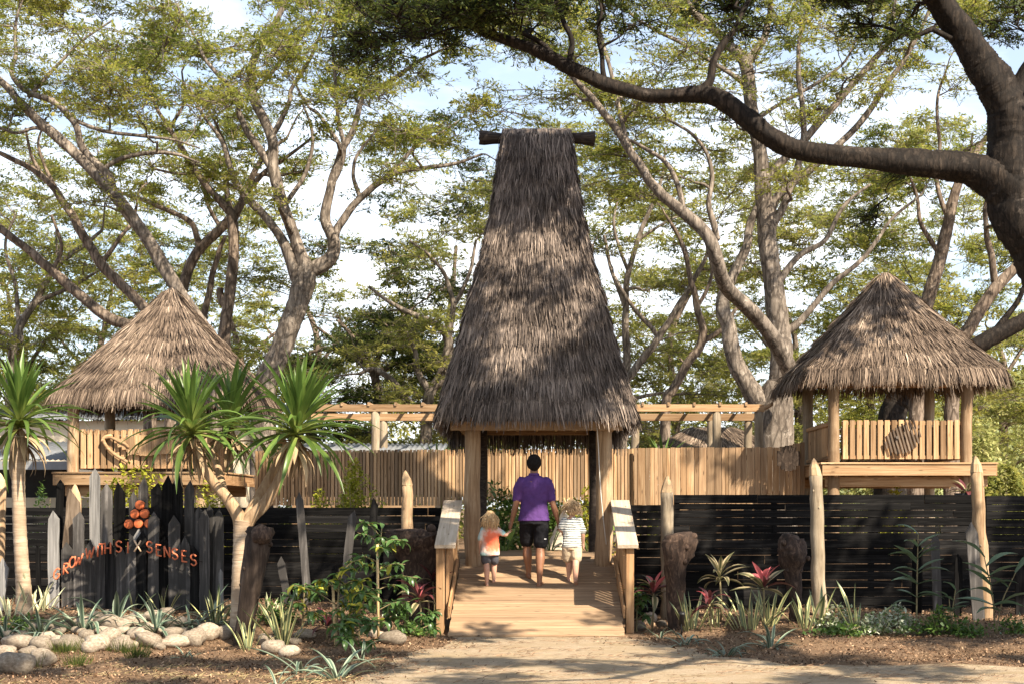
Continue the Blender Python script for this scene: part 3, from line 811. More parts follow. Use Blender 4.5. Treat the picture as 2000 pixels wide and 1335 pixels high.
def build_tree(T):
    root = thing('rain_tree', T.label, T.cat, T.base, group=T.group)
    Vs, Fs, o = [], [], 0
    for c in T.limbs:
        big = c[0, 3] > .10
        k = 22 if big else 9
        if big:
            f = np.linspace(0, len(c)-1, len(c)*3); i0 = np.minimum(f.astype(int), len(c)-2); c = c[i0]*(1-(f-i0))[:, None]+c[i0+1]*(f-i0)[:, None]
        V, Fq = tube_arrays(c[:, :3], c[:, 3], k)
        if big:      # fluted, furrowed bark outline
            a = np.tile(2*np.pi*np.arange(k)/k, len(c)); ss = np.repeat(np.arange(len(c)), k); ph = R.uniform(0, 6)
            m = 1+.045*np.sin(3*a+ss*.07+ph)+.03*np.sin(5*a-ss*.09+2*ph)+.02*np.sin(9*a+ss*.16)+NR.normal(0, .022, len(a))
            Cc = np.repeat(c[:, :3], k, 0); V = Cc+(V-Cc)*m[:, None]
        Vs.append(V); Fs.append(Fq+o); o += len(V)
    for pts, rr in T.conn:
        V, Fq = tube_arrays(pts, rr, 5); Vs.append(V); Fs.append(Fq+o); o += len(V)
    # twigs inside the pads
    tw = []; lf = []; lsz = []; lt = []; ln_ = []; lto = []
    for (C, rx, ry, rz, pts, lm, lz) in T.pads:
        nT = int(R.uniform(9, 13) if C[1] < 40 else R.uniform(8, 11))
        th = NR.uniform(0, 6.28, nT); rr = np.sqrt(NR.uniform(.1, 1, nT))
        E = C+np.stack([rx*rr*np.cos(th), ry*rr*np.sin(th), NR.uniform(-1, 1, nT)*rz*np.sqrt(1-rr*rr*.9)], -1)
        S = pts[NR.integers(4, 8, nT)]
        t = np.linspace(0, 1, 4)[None, :, None]
        mid = (S+E)/2+np.array((0, 0, .10))+NR.normal(0, .08, (nT, 3))
        cur = S[:, None]*(1-t)**2+2*mid[:, None]*t*(1-t)+E[:, None]*t*t
        tw.append((cur, .0105))
        m = 6
        ti = np.repeat(np.arange(nT), m); f = NR.uniform(.35, 1, nT*m)
        b0 = S[ti]*((1-f)**2)[:, None]+2*mid[ti]*(f*(1-f)*2/2)[:, None]*1.0+E[ti]*(f*f)[:, None]
        a = NR.uniform(0, 6.28, nT*m); ln = NR.uniform(.18, .46, nT*m)*min(1.3, rx)
        e2 = b0+np.stack([np.cos(a)*ln, np.sin(a)*ln, NR.normal(.02, .07, nT*m)], -1)
        cur2 = np.stack([b0, e2], 1)
        tw.append((cur2, .0050))
        q = max(1, int(round(12*lm)))
        si = np.repeat(np.arange(nT*m), q); g = NR.uniform(.1, 1.1, nT*m*q)[:, None]
        base = b0[si]*(1-g)+e2[si]*g
        lf.append(base+NR.normal(0, .014, base.shape)); lsz.append(np.full(len(base), lz))
        tdir = (e2-b0)/(np.linalg.norm(e2-b0, axis=1)[:, None]+1e-9)
        nrm = np.array((0, 0, 1.0))+NR.normal(0, .55, (nT*m, 3)); lt.append(tdir[si]); ln_.append(nrm[si]); lto.append(NR.normal(0, .17, nT*m)[si]+NR.normal(0, .10))
    for n in (4, 2):
        for r0 in (.0105, .0050):
            cs = [c for c, r in tw if c.shape[1] == n and r == r0]
            if cs:
                Pb = np.concatenate(cs); rb = np.repeat(np.linspace(r0, r0*.4, n)[None], len(Pb), 0)
                V, Fq = tubes_batch(Pb, rb, 3); Vs.append(V); Fs.append(Fq+o); o += len(V)
    V = np.vstack(Vs)-T.base; Fq = np.vstack(Fs)
    put('trunk', quad_mesh('trunk', V, Fq, M_[T.bark], True), Matrix.Translation(Vector(T.base)), root)
    if lf:
        c = np.concatenate(lf); n = len(c)
        d = c[:, 1]
        # leaflets stand left and right of their stalk, in the spray's own plane
        Tt = np.concatenate(lt); nn = np.concatenate(ln_); nn /= np.linalg.norm(nn, axis=1)[:, None]
        sd = np.cross(nn, Tt); sd /= np.linalg.norm(sd, axis=1)[:, None]+1e-9
        sg_ = np.where(NR.uniform(0, 1, n) < .5, -1.0, 1.0)
        u = Tt*NR.uniform(.15, .8, n)[:, None]+sd*sg_[:, None]+NR.normal(0, .22, (n, 3)); u /= np.linalg.norm(u, axis=1)[:, None]
        v = np.cross(nn+NR.normal(0, .25, (n, 3)), u); v /= np.linalg.norm(v, axis=1)[:, None]+1e-9
        ll = NR.uniform(.066, .140, n)*np.concatenate(lsz)*np.clip(d/33, .62, 1.5); ww = ll*NR.uniform(.30, .52, n)
        A = u*ll[:, None]; B = v*ww[:, None]/2
        V = np.stack([c, c+A*.62+B*1.1, c+A-B*.55], 1).reshape(-1, 3)-T.base
        tone = np.clip(NR.normal(.47, .15, n)+np.concatenate(lto), 0, 1)
        put('crown', quad_mesh('crown', V, np.arange(3*n).reshape(-1, 3), M_[T.leaf], False, tone), Matrix.Translation(Vector(T.base)), root, kind='stuff')
    return root
for T in TREES: build_tree(T)
# the far-off wood that closes the view, one mass of foliage
def far_wood(n=52000):
    x = NR.uniform(-34, 30, n); y = NR.uniform(60, 68, n)
    top = 5.2+1.5*np.sin(x*.42+1)+1.0*np.sin(x*1.07+y*.5)+.6*np.sin(x*2.3-y)
    z = gz(x, y)+top*NR.uniform(0, 1, n)**.75
    keep = np.sin(x*1.6+z*1.3)+np.sin(z*2.4-x*.7+y*.8)+NR.normal(0, .7, n) > -.75
    c = np.stack([x, y, z], -1)[keep]; n = len(c)
    u = NR.normal(0, 1, (n, 3)); u /= np.linalg.norm(u, axis=1)[:, None]; v = np.cross(u, NR.normal(0, 1, (n, 3))); v /= np.linalg.norm(v, axis=1)[:, None]
    l = NR.uniform(.16, .36, n)[:, None]; A = u*l; B = v*l*.35
    V = np.stack([c, c+A*.6+B, c+A-B*.5], 1).reshape(-1, 3)
    tone = np.clip(NR.normal(.5, .2, n)+.18*np.sin(c[:, 0]*.8)+.1*np.sin(c[:, 2]*1.5), 0, 1)
    put('far_wood', quad_mesh('far_wood', V, np.arange(3*n).reshape(-1, 3), M_['leaffar'], False, tone), (0, 0, 0), label='far-off green wood closing the view behind the huts', kind='stuff')
far_wood()
# ------------------------------------------------------------------ thatch
def thatch(parent, cx, cy, prof, mat, per_m=95, row=.085, seed=1, fringe=.22, blade=(.20, .38), lift=.035, hdscale=None):
    """prof: rows (z, half width, half depth) from eave to ridge; blades lie down each of the four slopes"""
    rg = np.random.default_rng(seed)
    zs = np.array([p[0] for p in prof]); hw = np.array([p[1] for p in prof]); hd = np.array([p[2] for p in prof])
    core = MB()
    ring = []
    for z, a, b in prof:
        ring += [(cx-a+.03, cy-b+.03, z), (cx+a-.03, cy-b+.03, z), (cx+a-.03, cy+b-.03, z), (cx-a+.03, cy+b-.03, z)]
    fs = []
    for j in range(len(prof)-1):
        for i in range(4): fs.append((j*4+i, j*4+(i+1) % 4, j*4+4+(i+1) % 4, j*4+4+i))
    t_ = (len(prof)-1)*4; fs.append((t_, t_+1, t_+2, t_+3))
    core.add(ring, fs)
    cpart = part('roof_core', core, M_['thatchcore'], parent)
    Vs, Ts = [], []
    seg = np.sqrt(np.diff(zs)**2+np.maximum(np.diff(hw), 0)**2+np.diff(hd)**2)
    S = np.concatenate([[0], np.cumsum(seg)]); tot = S[-1]
    ss = np.concatenate([np.repeat(np.arange(-.02, .14, .035), 1), np.arange(.14, tot, row)])
    for face in range(4):
        for s in ss:
            z0 = np.interp(s, S, zs)
            A, B = np.interp(s, S, hw), np.interp(s, S, hd)
            wdt = A if face in (0, 2) else B
            n = int(max(3, 2*wdt*per_m*(1.25 if s < .14 else 1)))
            if face == 2: n = n//2
            u = rg.uniform(-1.0, 1.0, n)
            s_i = s+rg.normal(0, row*.45, n)
            z = np.interp(s_i, S, zs); a = np.interp(s_i, S, hw); b = np.interp(s_i, S, hd)
            L_ = rg.uniform(*blade, n)
            if s < .14: L_ = L_*.5+fringe*rg.uniform(.35, 1.05, n)
            sl = s_i-L_                                    # the blade's lower end, further down the slope
            z2 = np.interp(sl, S, zs); a2 = np.interp(sl, S, hw); b2 = np.interp(sl, S, hd)
            under = np.minimum(sl, 0)                      # hangs past the eave
            z2 = z2+under*.92; a2 = a2-under*.22; b2 = b2-under*.22
            ph_ = np.mod(sl+.05*np.sin(u*7+face*2)+rg.normal(0, .015, n), .40)/.40      # reeds tied on in overlapping courses
            lf = rg.uniform(.3, 1, n)*lift*(.35+1.5*(1-ph_)**2); lf2 = lf+np.abs(rg.normal(0, .022, n))
            jx = rg.normal(0, .035, n)
            if face == 0:   p = np.stack([u*a, -b-.0*lf, z], -1); q = np.stack([u*a2+jx, -b2-lf2, z2], -1); side = np.array((1, 0, 0)); out_ = np.array((0, -1, 0))
            elif face == 1: p = np.stack([a, u*b, z], -1); q = np.stack([a2+lf2, u*b2+jx, z2], -1); side = np.array((0, 1, 0)); out_ = np.array((1, 0, 0))
            elif face == 2: p = np.stack([u*a, b, z], -1); q = np.stack([u*a2+jx, b2+lf2, z2], -1); side = np.array((-1, 0, 0)); out_ = np.array((0, 1, 0))
            else:           p = np.stack([-a, u*b, z], -1); q = np.stack([-a2-lf2, u*b2+jx, z2], -1); side = np.array((0, -1, 0)); out_ = np.array((-1, 0, 0))
            p = p+out_*lf[:, None]*.6
            m_ = (p+q)/2+out_*(lf*.35)[:, None]
            w_ = rg.uniform(.008, .017, n)
            tw = rg.normal(0, .5, n)
            sd = side*np.cos(tw)[:, None]+out_*np.sin(tw)[:, None]
            h = sd*w_[:, None]/2
            Vs.append(np.stack([p-h, p+h, m_+h*1.1, m_-h*1.1, q+h*.35, q-h*.35], 1).reshape(-1, 3))
            Ts.append(np.clip(rg.normal(.48, .19, n)+.09*np.sin(s*2.9+u*3.1+face)+.07*np.sin(s*7.3-u*6.0)+.10*(ph_-.5), 0, 1))
    V = np.vstack(Vs)+np.array((cx, cy, 0)); T = np.concatenate(Ts); n = len(T)
    i = np.arange(n)[:, None]*6
    Fq = np.concatenate([i+np.array([[0, 1, 2, 3]]), i+np.array([[3, 2, 4, 5]])], 1).reshape(-1, 4)
    c = V.mean(0)
    put('thatch', quad_mesh('thatch', V-c, Fq, mat, False, np.repeat(T, 2)), Matrix.Translation(Vector(c)), parent, kind='stuff')
    return n

def log_post(parent, name, a, b, r0, r1, mat, k=14, seed=0, tip=0.0, tipmat=None, label=None):
    """a round pole, slightly wavy; tip = length of a hand-hewn point"""
    rr = np.random.default_rng(seed); a = np.array(a, float); b = np.array(b, float)
    n = 9; t = np.linspace(0, 1, n)[:, None]
    L_ = np.linalg.norm(b-a); ax = (b-a)/L_
    e = b-ax*tip
    pts = a*(1-t)+e*t; pts[1:-1, :2] += rr.normal(0, .006, (n-2, 2))
    rad = np.linspace(r0, r1, n)*(1+rr.normal(0, .025, n))
    mb = MB(); mb.tube(pts, rad, k)
    if tip:
        o = part(name, mb, mat, parent, False, label=label) if parent is not None else None
        return o, mb, (e, b, r1)
    return part(name, mb, mat, parent, True, label=label)

def smooth_by_angle(me):
    me.polygons.foreach_set('use_smooth', [len(p.vertices) == 4 for p in me.polygons]); me.update()

# ------------------------------------------------------------------ tall thatched gateway
YC = 23.35
gate = thing('thatched_gateway', 'very tall steep thatched gateway tower standing at the head of the timber ramp', 'gateway', (0, YC, .78))
GP = [(3.05, 1.32, 2.05), (3.25, 1.27, 1.95), (3.69, 1.145, 1.74), (4.45, .98, 1.42), (5.23, .78, 1.08), (6.05, .63, .72), (6.75, .545, .42), (7.22, .50, .20), (7.31, .49, .08)]
thatch(gate, 0, YC, GP, M_['thatch'], per_m=128, row=.085, seed=3, fringe=.20)
# cap of reeds bent over the ridge
mb = MB()
def ridge_cap():
    n = 900
    u = NR.uniform(-.51, .51, n); l = NR.uniform(.16, .34, n); w_ = NR.uniform(.010, .020, n)
    sgn = np.where(NR.uniform(0, 1, n) < .7, -1, 1)
    top = np.stack([u, NR.uniform(-.03, .03, n), np.full(n, 7.345)+NR.normal(0, .008, n)], -1)
    mid = top+np.stack([NR.normal(0, .01, n), sgn*.11, np.full(n, -.045)], -1)
    end = mid+np.stack([NR.normal(0, .03, n), sgn*l*.33, -l], -1)
    h = np.stack([w_/2, np.zeros(n), np.zeros(n)], -1)
    V = np.stack([top-h, top+h, mid+h, mid-h, end+h*.4, end-h*.4], 1).reshape(-1, 3)+np.array((0, YC, 0))
    i = np.arange(n)[:, None]*6
    Fq = np.concatenate([i+np.array([[0, 1, 2, 3]]), i+np.array([[3, 2, 4, 5]])], 1).reshape(-1, 4)
    c = V.mean(0); tone = np.repeat(np.clip(NR.normal(.72, .2, n), 0, 1), 2)
    put('ridge_cap', quad_mesh('ridge_cap', V-c, Fq, M_['thatch'], False, tone), Matrix.Translation(Vector(c)), gate, kind='stuff')
ridge_cap()
mb = MB()
xs_ = [-.87, -.80, -.66, -.50, 0, .50, .66, .80, .88]
mb.tube([(x, YC-.02, 7.205+.01*math.sin(x*5)) for x in xs_], [.108, .112, .092, .078, .075, .078, .088, .108, .118], 14)
for i, p in enumerate(mb.v): mb.v[i] = (p[0]+.012*math.sin(p[2]*90+p[1]*40), p[1], p[2])
part('ridge_log', mb, M_['darkbeam'], gate, True)
for sx in (-1, 1):
    x = .915*sx if sx < 0 else .965
    log_post(gate, 'post', (x, 21.95, .2), (x, 21.95, 2.95), .122, .114, M_['log'], seed=5+sx)
    log_post(gate, 'post', (x*.99, 24.75, .6), (x*.99, 24.75, 3.0), .118, .112, M_['darkbeam'], seed=9+sx, label='dark rear post')
M_['edgewood'] = plain('shaded eave board', (.33, .23, .14), .7, .2, 8)
beam('eave_beam', (-1.22, 21.78, 2.765), (1.22, 21.78, 2.765), .045, .13, M_['edgewood'], gate)
beam('eave_beam', (-1.22, 24.95, 2.86), (1.22, 24.95, 2.86), .045, .15, M_['pine'], gate)
for sx in (-1, 1): beam('eave_beam', (1.12*sx, 21.6, 2.80), (1.12*sx, 25.1, 2.80), .045, .12, M_['pine'], gate)
for k in range(7):
    x = -.93+k*.31
    beam('rafter', (x, 21.45, 2.875), (x, 25.2, 2.875), .045, .08, M_['pine'], gate)
# long straw hanging along the rear eave, seen under the front one
def rear_fringe(n=1500):
    x = NR.uniform(-1.45, 1.45, n); y = 25.55+NR.normal(0, .10, n); l = NR.uniform(.20, .50, n); w_ = NR.uniform(.010, .022, n)
    top = np.stack([x, y, np.full(n, 3.06)], -1); end = top+np.stack([NR.normal(0, .03, n), NR.normal(.05, .04, n), -l-.1], -1)
    h = np.stack([w_/2, np.zeros(n), np.zeros(n)], -1)
    V = np.stack([top-h, top+h, end+h*.4, end-h*.4], 1).reshape(-1, 3); c = V.mean(0)
    put('rear_thatch_fringe', quad_mesh('rear_thatch_fringe', V-c, np.arange(4*n).reshape(-1, 4), M_['thatch'], False, np.clip(NR.normal(.35, .2, n), 0, 1)), Matrix.Translation(Vector(c)), gate, kind='stuff')
rear_fringe()
# white cord hanging down beside the right post
mb = MB(); pts = [P(1166, 832, 21.7), P(1169, 880, 21.7), P(1172, 940, 21.72), P(1177, 1000, 21.75), P(1184, 1062, 21.8)]
mb.tube(cr(pts, 4), np.full(17, .006), 6)
part('cord', mb, plain('white cord', (.70, .68, .62), .7, .1), gate, True)

# ------------------------------------------------------------------ ramp
RS = .84/3.15
def rz_(y): return RS*(y-19.1)+.0
ramp_ = thing('entry_ramp', 'broad timber ramp of worn planks with sloping handrails leading up to the gateway', 'ramp', (0, 19.1, 0))
RW = 2.19
npl = 23; pitch = 3.28/npl
for k in range(npl):
    y0 = 19.05+k*pitch*math.cos(math.atan(RS))*1.0; y1 = y0+.0
    yc = y0+pitch/2; zc = rz_(yc)-.012
    M = Matrix.Translation(Vector((R.uniform(-.006, .006), yc, zc+.03+R.uniform(-.0015, .0015)))) @ Matrix.Rotation(math.atan(RS), 4, 'X')
    put('plank', board_mesh(RW+R.uniform(-.015, .015), pitch-.007, .036, M_['deck'], .005, 0, k, 'plank'), M, ramp_)
# landing planks between the gateway posts
for k in range(26):
    yc = 22.40+k*.145+.07
    M = Matrix.Translation(Vector((0, yc, .868+.004)))
    put('plank', board_mesh(RW-.25, .138, .036, M_['deck'], .005, 0, 60+k, 'plank'), M, ramp_)
for sx in (-1, 1):
    beam('side_beam', (1.07*sx, 19.12, rz_(19.12)-.10), (1.07*sx, 22.35, rz_(22.35)-.10), .045, .18, M_['pine'], ramp_)
    # railing: sloping cap with posts and slats below
    xr = 1.165*sx
    a = (xr, 19.55, rz_(19.55)+.99); b = (xr+.02*sx, 21.86, rz_(21.86)+.955)
    cap = beam('rail_cap', a, b, .265, .045, M_['pinegrey'], ramp_, rough=.002)
    for q, (yy, wd) in enumerate([(19.66, .095), (19.80, .08)]):
        log_b = beam('rail_post', (xr+.05*sx-.02, yy, rz_(yy)-.30), (xr+.05*sx-.02, yy, rz_(yy)+.955), .10, .09, M_['pine'], cap, up=(0, -1, 0))
    for yy in (21.62,):
        beam('rail_post', (xr, yy, rz_(yy)-.3), (xr, yy, rz_(yy)+.93), .10, .10, M_['pine'], cap, up=(0, -1, 0))
    for k in range(16):
        yy = 19.93+k*.104
        beam('baluster', (xr, yy, rz_(yy)-.06), (xr, yy, rz_(yy)+.945), .062, .028, M_['pine'], cap, up=(1, 0, 0))
    beam('toe_board', (xr-.045*sx, 19.62, rz_(19.62)+.13), (xr-.045*sx, 21.9, rz_(21.9)+.13), .028, .16, M_['pine'], cap)
    beam('inner_rail', (xr-.05*sx, 19.62, rz_(19.62)+.90), (xr-.05*sx, 21.9, rz_(21.9)+.87), .03, .10, M_['pine'], cap)

# ------------------------------------------------------------------ huts
def hut(label, cx, cy, half, deck_x0, deck_x1, dy0, dy1, dz, prof, mat, seed, apexdx=0, group=None):
    h = thing('thatched_hut', label, 'hut', (cx, cy, .78))
    thatch(h, cx, cy, prof, mat, per_m=125, row=.085, seed=seed, fringe=.22, blade=(.18, .36), lift=.05)
    eave = prof[0][0]
    px0, px1 = deck_x0+.24, deck_x1-.42
    posts = [(px0, dy0+.22), (px1, dy0+.22), (px0, dy1-.25), (px1, dy1-.25)]
    for i, (x, y) in enumerate(posts):
        log_post(h, 'post', (x, y, .5), (x, y, eave+.0), .104, .096, M_['log'] if i < 2 else M_['loggrey'], seed=seed*7+i)
    for (xa, ya), (xb, yb) in ((posts[0], posts[1]), (posts[2], posts[3])):
        beam('wall_plate', (max(xa-.3, cx-half*.80), ya, eave-.03), (min(xb+.35, cx+half*.80), yb, eave-.03), .045, .17, M_['pine'], h)
    for (xa, ya), (xb, yb) in ((posts[0], posts[2]), (posts[1], posts[3])):
        beam('wall_plate', (xa+.10, max(ya-.5, cy-half*.82), eave-.05), (xb+.10, min(yb+.5, cy+half*.82), eave-.05), .045, .16, M_['pine'], h)
    apex = prof[-1][0]
    for k in range(5):
        for sg in (-1, 1):
            x = cx-half*.7+k*half*.35
            beam('rafter', (x, cy+sg*half*.80, eave+.10), (cx+(x-cx)*.15, cy+sg*.08, apex-.62), .04, .07, M_['pine'], h)
    # deck boards run front to back
    nb = int((deck_x1-deck_x0)/.145)
    for k in range(nb):
        x = deck_x0+(k+.5)*(deck_x1-deck_x0)/nb
        beam('deck_board', (x, dy0+.0, dz-.02), (x, dy1, dz-.02), .137, .03, M_['deck'], h)
    beam('deck_edge', (deck_x0-.03, dy0-.035, dz-.005), (deck_x1+.03, dy0-.035, dz-.005), .07, .032, M_['pine2'], h)
    beam('fascia', (deck_x0, dy0-.03, dz-.12), (deck_x1, dy0-.03, dz-.12), .04, .185, M_['pine2'], h)
    for x, s in ((deck_x0, -1), (deck_x1, 1)):
        beam('fascia', (x+.02*s, dy0+.0, dz-.122), (x+.02*s, dy1, dz-.122), .038, .182, M_['pine'], h)
        beam('deck_edge', (x+.03*s, dy0+.0, dz-.007), (x+.03*s, dy1, dz-.007), .06, .03, M_['pine2'], h)
    beam('bearer', (deck_x0+.1, dy0+.25, dz-.31), (deck_x1-.06, dy0+.25, dz-.31), .05, .17, M_['pine2'], h)
    beam('bearer', (deck_x0+.1, dy1-.35, dz-.31), (deck_x1-.06, dy1-.35, dz-.31), .05, .17, M_['pine'], h)
    for k in range(6):
        x = deck_x0+.25+k*(deck_x1-deck_x0-.4)/5
        beam('joist', (x, dy0+.02, dz-.16), (x, dy1-.02, dz-.16), .045, .15, M_['pine'], h)
    # railings: slats with gaps, top and bottom rails behind them
    def rail(xa, ya, xb, yb, n, name='rail'):
        A, B = Vector((xa, ya, 0)), Vector((xb, yb, 0)); dr = (B-A).normalized(); nrm = Vector((dr.y, -dr.x, 0))
        if nrm.y > 0 or abs(nrm.y) < .1 and False: nrm = -nrm
        rz0, rz1 = dz+.075, dz+.735
        for zz in (rz0+.03, rz1-.05):
            beam('top_rail' if zz > dz+.3 else 'bottom_rail', A-nrm*.03+Vector((0, 0, zz)), B-nrm*.03+Vector((0, 0, zz)), .035, .06, M_['pine'], h)
        Ln = (B-A).length
        for k in range(n):
            c = A+dr*Ln*(k+.5)/n
            beam('slat', c+Vector((0, 0, rz0)), c+Vector((0, 0, rz1+R.uniform(-.008, .008))), .087 if n < 25 else .06, .022, M_['pine2'], h, up=tuple(nrm), roll=R.uniform(-.03, .03))
    rail(px0+.13, dy0+.17, px1-.12, dy0+.17, 17)
    rail(px0, dy0+.36, px0, dy1-.3, 18)
    rail(px1, dy0+.36, px1, dy1-.3, 18)
    rail(px0+.13, dy1-.2, px1-.12, dy1-.2, 17)
    return h
RP = [(3.96, 1.66, 1.66), (4.05, 1.57, 1.57), (4.36, 1.30, 1.30), (4.75, .95, .95), (5.20, .56, .56), (5.55, .27, .27), (5.76, .12, .12), (5.82, .05, .05)]
hut('square thatched lookout hut on a raised railed deck at right', 6.26, 27.65, 1.75, 4.83, 7.76, 26.0, 28.95, 2.36, RP, M_['thatchtan'], 21)
LP = [(3.60, 1.60, 1.60), (3.70, 1.51, 1.51), (4.02, 1.25, 1.25), (4.45, .90, .90), (4.90, .54, .54), (5.25, .25, .25), (5.48, .11, .11), (5.54, .05, .05)]
hut('square thatched lookout hut on a raised railed deck behind the picket sign', -6.56, 27.6, 1.72, -8.15, -5.30, 26.0, 28.7, 2.20, LP, M_['thatchtan'], 33)

# wooden fish fixed on the hut railings
def carving(name, label, outline_slats, mat, extra=None):
    root = thing(name, label, 'carving', outline_slats[0][0])
    for a, b, wd in outline_slats: beam('slat', a, b, wd, .02, mat, root, up=(0, -1, 0))
    return root
def fish_right():
    d = 26.10
    # body outline in photo pixels sliced by sloping slats
    root = thing('fish_carving', 'round slatted wooden fish carving tilted on the right hut railing', 'carving', P(1763, 858, d))
    for k in range(11):
        u = k/10; cx_ = 1731+u*65; cy_ = 868-u*22
        hh = 30*math.sqrt(max(.06, 1-(2*u-1)**2*.93))*.86
        a = P(cx_+hh*.28, cy_+hh, d); b = P(cx_-hh*.28, cy_-hh, d)
        beam('slat', a, b, .036, .02, M_['driftwood'], root, up=(0, -1, 0), roll=.1*(k % 2))
    for k in range(4):
        u = k/3; a = P(1766+u*22, 842-u*6, d); b = P(1761+u*22, 826-u*11, d)
        beam('fin', a, b, .034, .02, M_['burntbrown'], root, up=(0, -1, 0))
    mb = MB(); c = P(1752, 853, d-.02); mb.tube([c+np.array((0, .0, 0)), c+np.array((0, -.02, 0))], [.026, .026], 12)
    part('eye', mb, plain('fish eye', (.10, .085, .07), .6), root)
fish_right()
def fish_left():
    d = 26.10
    root = thing('fish_carving', 'long slatted wooden fish carving with open jaws on the left hut railing', 'carving', P(310, 880, d))
    for k in range(14):
        u = k/13; x = 232+u*112
        t0 = 856-8*math.sin(u*3.0); t1 = 868+22*math.sin(min(1, u*1.6)*1.9)*(1-.45*u)
        beam('slat', P(x+2, t1+4, d), P(x, t0, d), .078, .02, M_['pine2'], root, up=(0, -1, 0), roll=.05*(-1)**k)
    for pts, r in (([(201, 856), (205, 866), (214, 878), (228, 889), (240, 896), (250, 902)], .030), ([(203, 855), (216, 853), (230, 860), (244, 866), (252, 874)], .026), ([(198, 862), (206, 852), (220, 850)], .03)):
        mb = MB(); q = cr([P(x, y, d-.01) for x, y in pts], 4); rr = np.full(len(q), r); rr[0] *= .6; rr[-1] *= .4
        mb.tube(q, rr, 8)
        part('jaw', mb, M_['pine2'], root, True)
    for k in range(5):
        x = 250+k*5
        beam('tooth', P(x, 888-k, d-.015), P(x+2, 878-k, d-.015), .03, .018, M_['pine3'], root, up=(0, -1, 0))
fish_left()

# ------------------------------------------------------------------ batten screens
M_['backing'] = plain('dark gap sheet', (.07, .04, .022), .85, .2, 6)  # carries the dark of the batten gaps
def screen(label, pxs, d0, d1, top, bot, mats, lab=None):
    n = len(pxs)-1
    c0 = P((pxs[0]+pxs[-1])/2, 985, (d0+d1)/2)
    root = thing('batten_screen', label, 'screen', (c0[0], c0[1], .78))
    for k in range(n):
        f = (k+.5)/n; d = d0+(d1-d0)*f
        xa, xb = X(pxs[k], d), X(pxs[k+1], d)
        zt = Z(top(f), d)+R.uniform(-.008, .008); zb = Z(bot(k, f), d)
        beam('batten', ((xa+xb)/2, d+R.uniform(-.008, .008), zb), ((xa+xb)/2, d+R.uniform(-.006, .006), zt), max(.02, (xb-xa)*(.82 if n > 60 else .94)), .028, mats[R.randrange(len(mats))], root, up=(0, -1, 0), roll=R.uniform(-.06, .06))
    if n > 60:  # added sheet behind the battens, there only to darken their gaps
        beam('gap_dark_sheet', (X(pxs[0], d0), d0+.035, Z(926, d0)), (X(pxs[-1], d1), d1+.035, Z(926, d1)), .02, Z(884, d0)-Z(970, d0), M_['backing'], root)
    for py in (892, 962):
        beam('rail', (X(pxs[0], d0), d0+.075, Z(py, d0)), (X(pxs[-1], d1), d1+.075, Z(py, d1)), .035, .08, M_['pine3'], root)
    npst = max(2, int((X(pxs[-1], d1)-X(pxs[0], d0))/1.6))
    for k in range(npst+1):
        f = .02+.96*k/npst; d = d0+(d1-d0)*f; x = X(pxs[0]+(pxs[-1]-pxs[0])*f, d)
        beam('screen_post', (x, d+.13, .6), (x, d+.13, Z(884, d)), .09, .09, M_['pine3'], root, up=(0, -1, 0))
    return root
zig = [0, 3, 6, 9, 9, 6, 3, 0, 0, 2, 5, 2]
px_ = [498]
while px_[-1] < 1236: px_.append(px_[-1]+R.uniform(6.4, 7.6))
screen('long screen of thin pale upright battens running behind the gateway', px_, 27.3, 27.0, lambda f: 879-4*f, lambda k, f: 976+zig[k % 12]*1.2 if .5 < f < .96 else 986, [M_['pine2'], M_['pine2'], M_['pine3']])
px_ = [1238]
while px_[-1] < 1572: px_.append(px_[-1]+R.choice([7, 8, 9, 11, 13, 16]))
screen('screen of wide uneven brown boards joining the right hut deck', px_, 26.9, 27.4, lambda f: 874-2*f-11*max(0, f-.8)*5*.9, lambda k, f: 985, [M_['pine3'], M_['pine3'], M_['pine2']])
# round wooden disc fixed on the right screen
disc = thing('wooden_disc', 'round disc of brown planks hung on the board screen by the right hut', 'ornament', P(1540, 893, 26.7))
for k in range(6):
    u = (k+.5)/6*2-1; hh = 24*math.sqrt(1-u*u)
    beam('plank', P(1540+u*22, 895+hh, 26.72), P(1540+u*22, 893-hh, 26.72), .066, .03, M_['burntbrown'], disc, up=(0, -1, 0))
# ------------------------------------------------------------------ pergolas
def pergola(label, xa, xb, ends, posts):
    root = thing('pergola', label, 'pergola', P((xa+xb)/2, 880, 30))
    dF, dB = 29.4, 31.0
    def up_(py0, py1, d, x0, x1, wd=.07):
        z = (Z(py0, d)+Z(py1, d))/2; hgt = abs(Z(py0, d)-Z(py1, d))
        beam('beam', (X(x0, d), d, z), (X(x1, d), d, z), wd, hgt, M_['pine2'], root)
    up_(789, 803, dF, xa, xb); up_(807, 821, dB, xa+8, xb-6)
    nj = int((xb-xa)/48)
    for k in range(nj+1):
        x = X(xa+(xb-xa)*(k+.3)/nj, dF)
        beam('rafter', (x, dF-.06, Z(788.5, dF)), (x+.05, dB+.06, Z(788.5, dF)), .045, .07, M_['pine3'], root)
    for px, d in posts:
        log_post(root, 'post', (X(px, d), d, .6), (X(px, d), d, Z(800, d)), .088, .082, M_['loggrey'], seed=int(px))
    return root
pergola('timber pergola left of the gateway on two close round posts', 600, 862, 0, [(733, 29.45), (749, 31.05)])
pergola('timber pergola right of the gateway on four round posts', 1240, 1492, 0, [(1400, 29.45), (1389, 31.05), (1482, 29.45), (1461, 31.05), (1240, 31.05)])

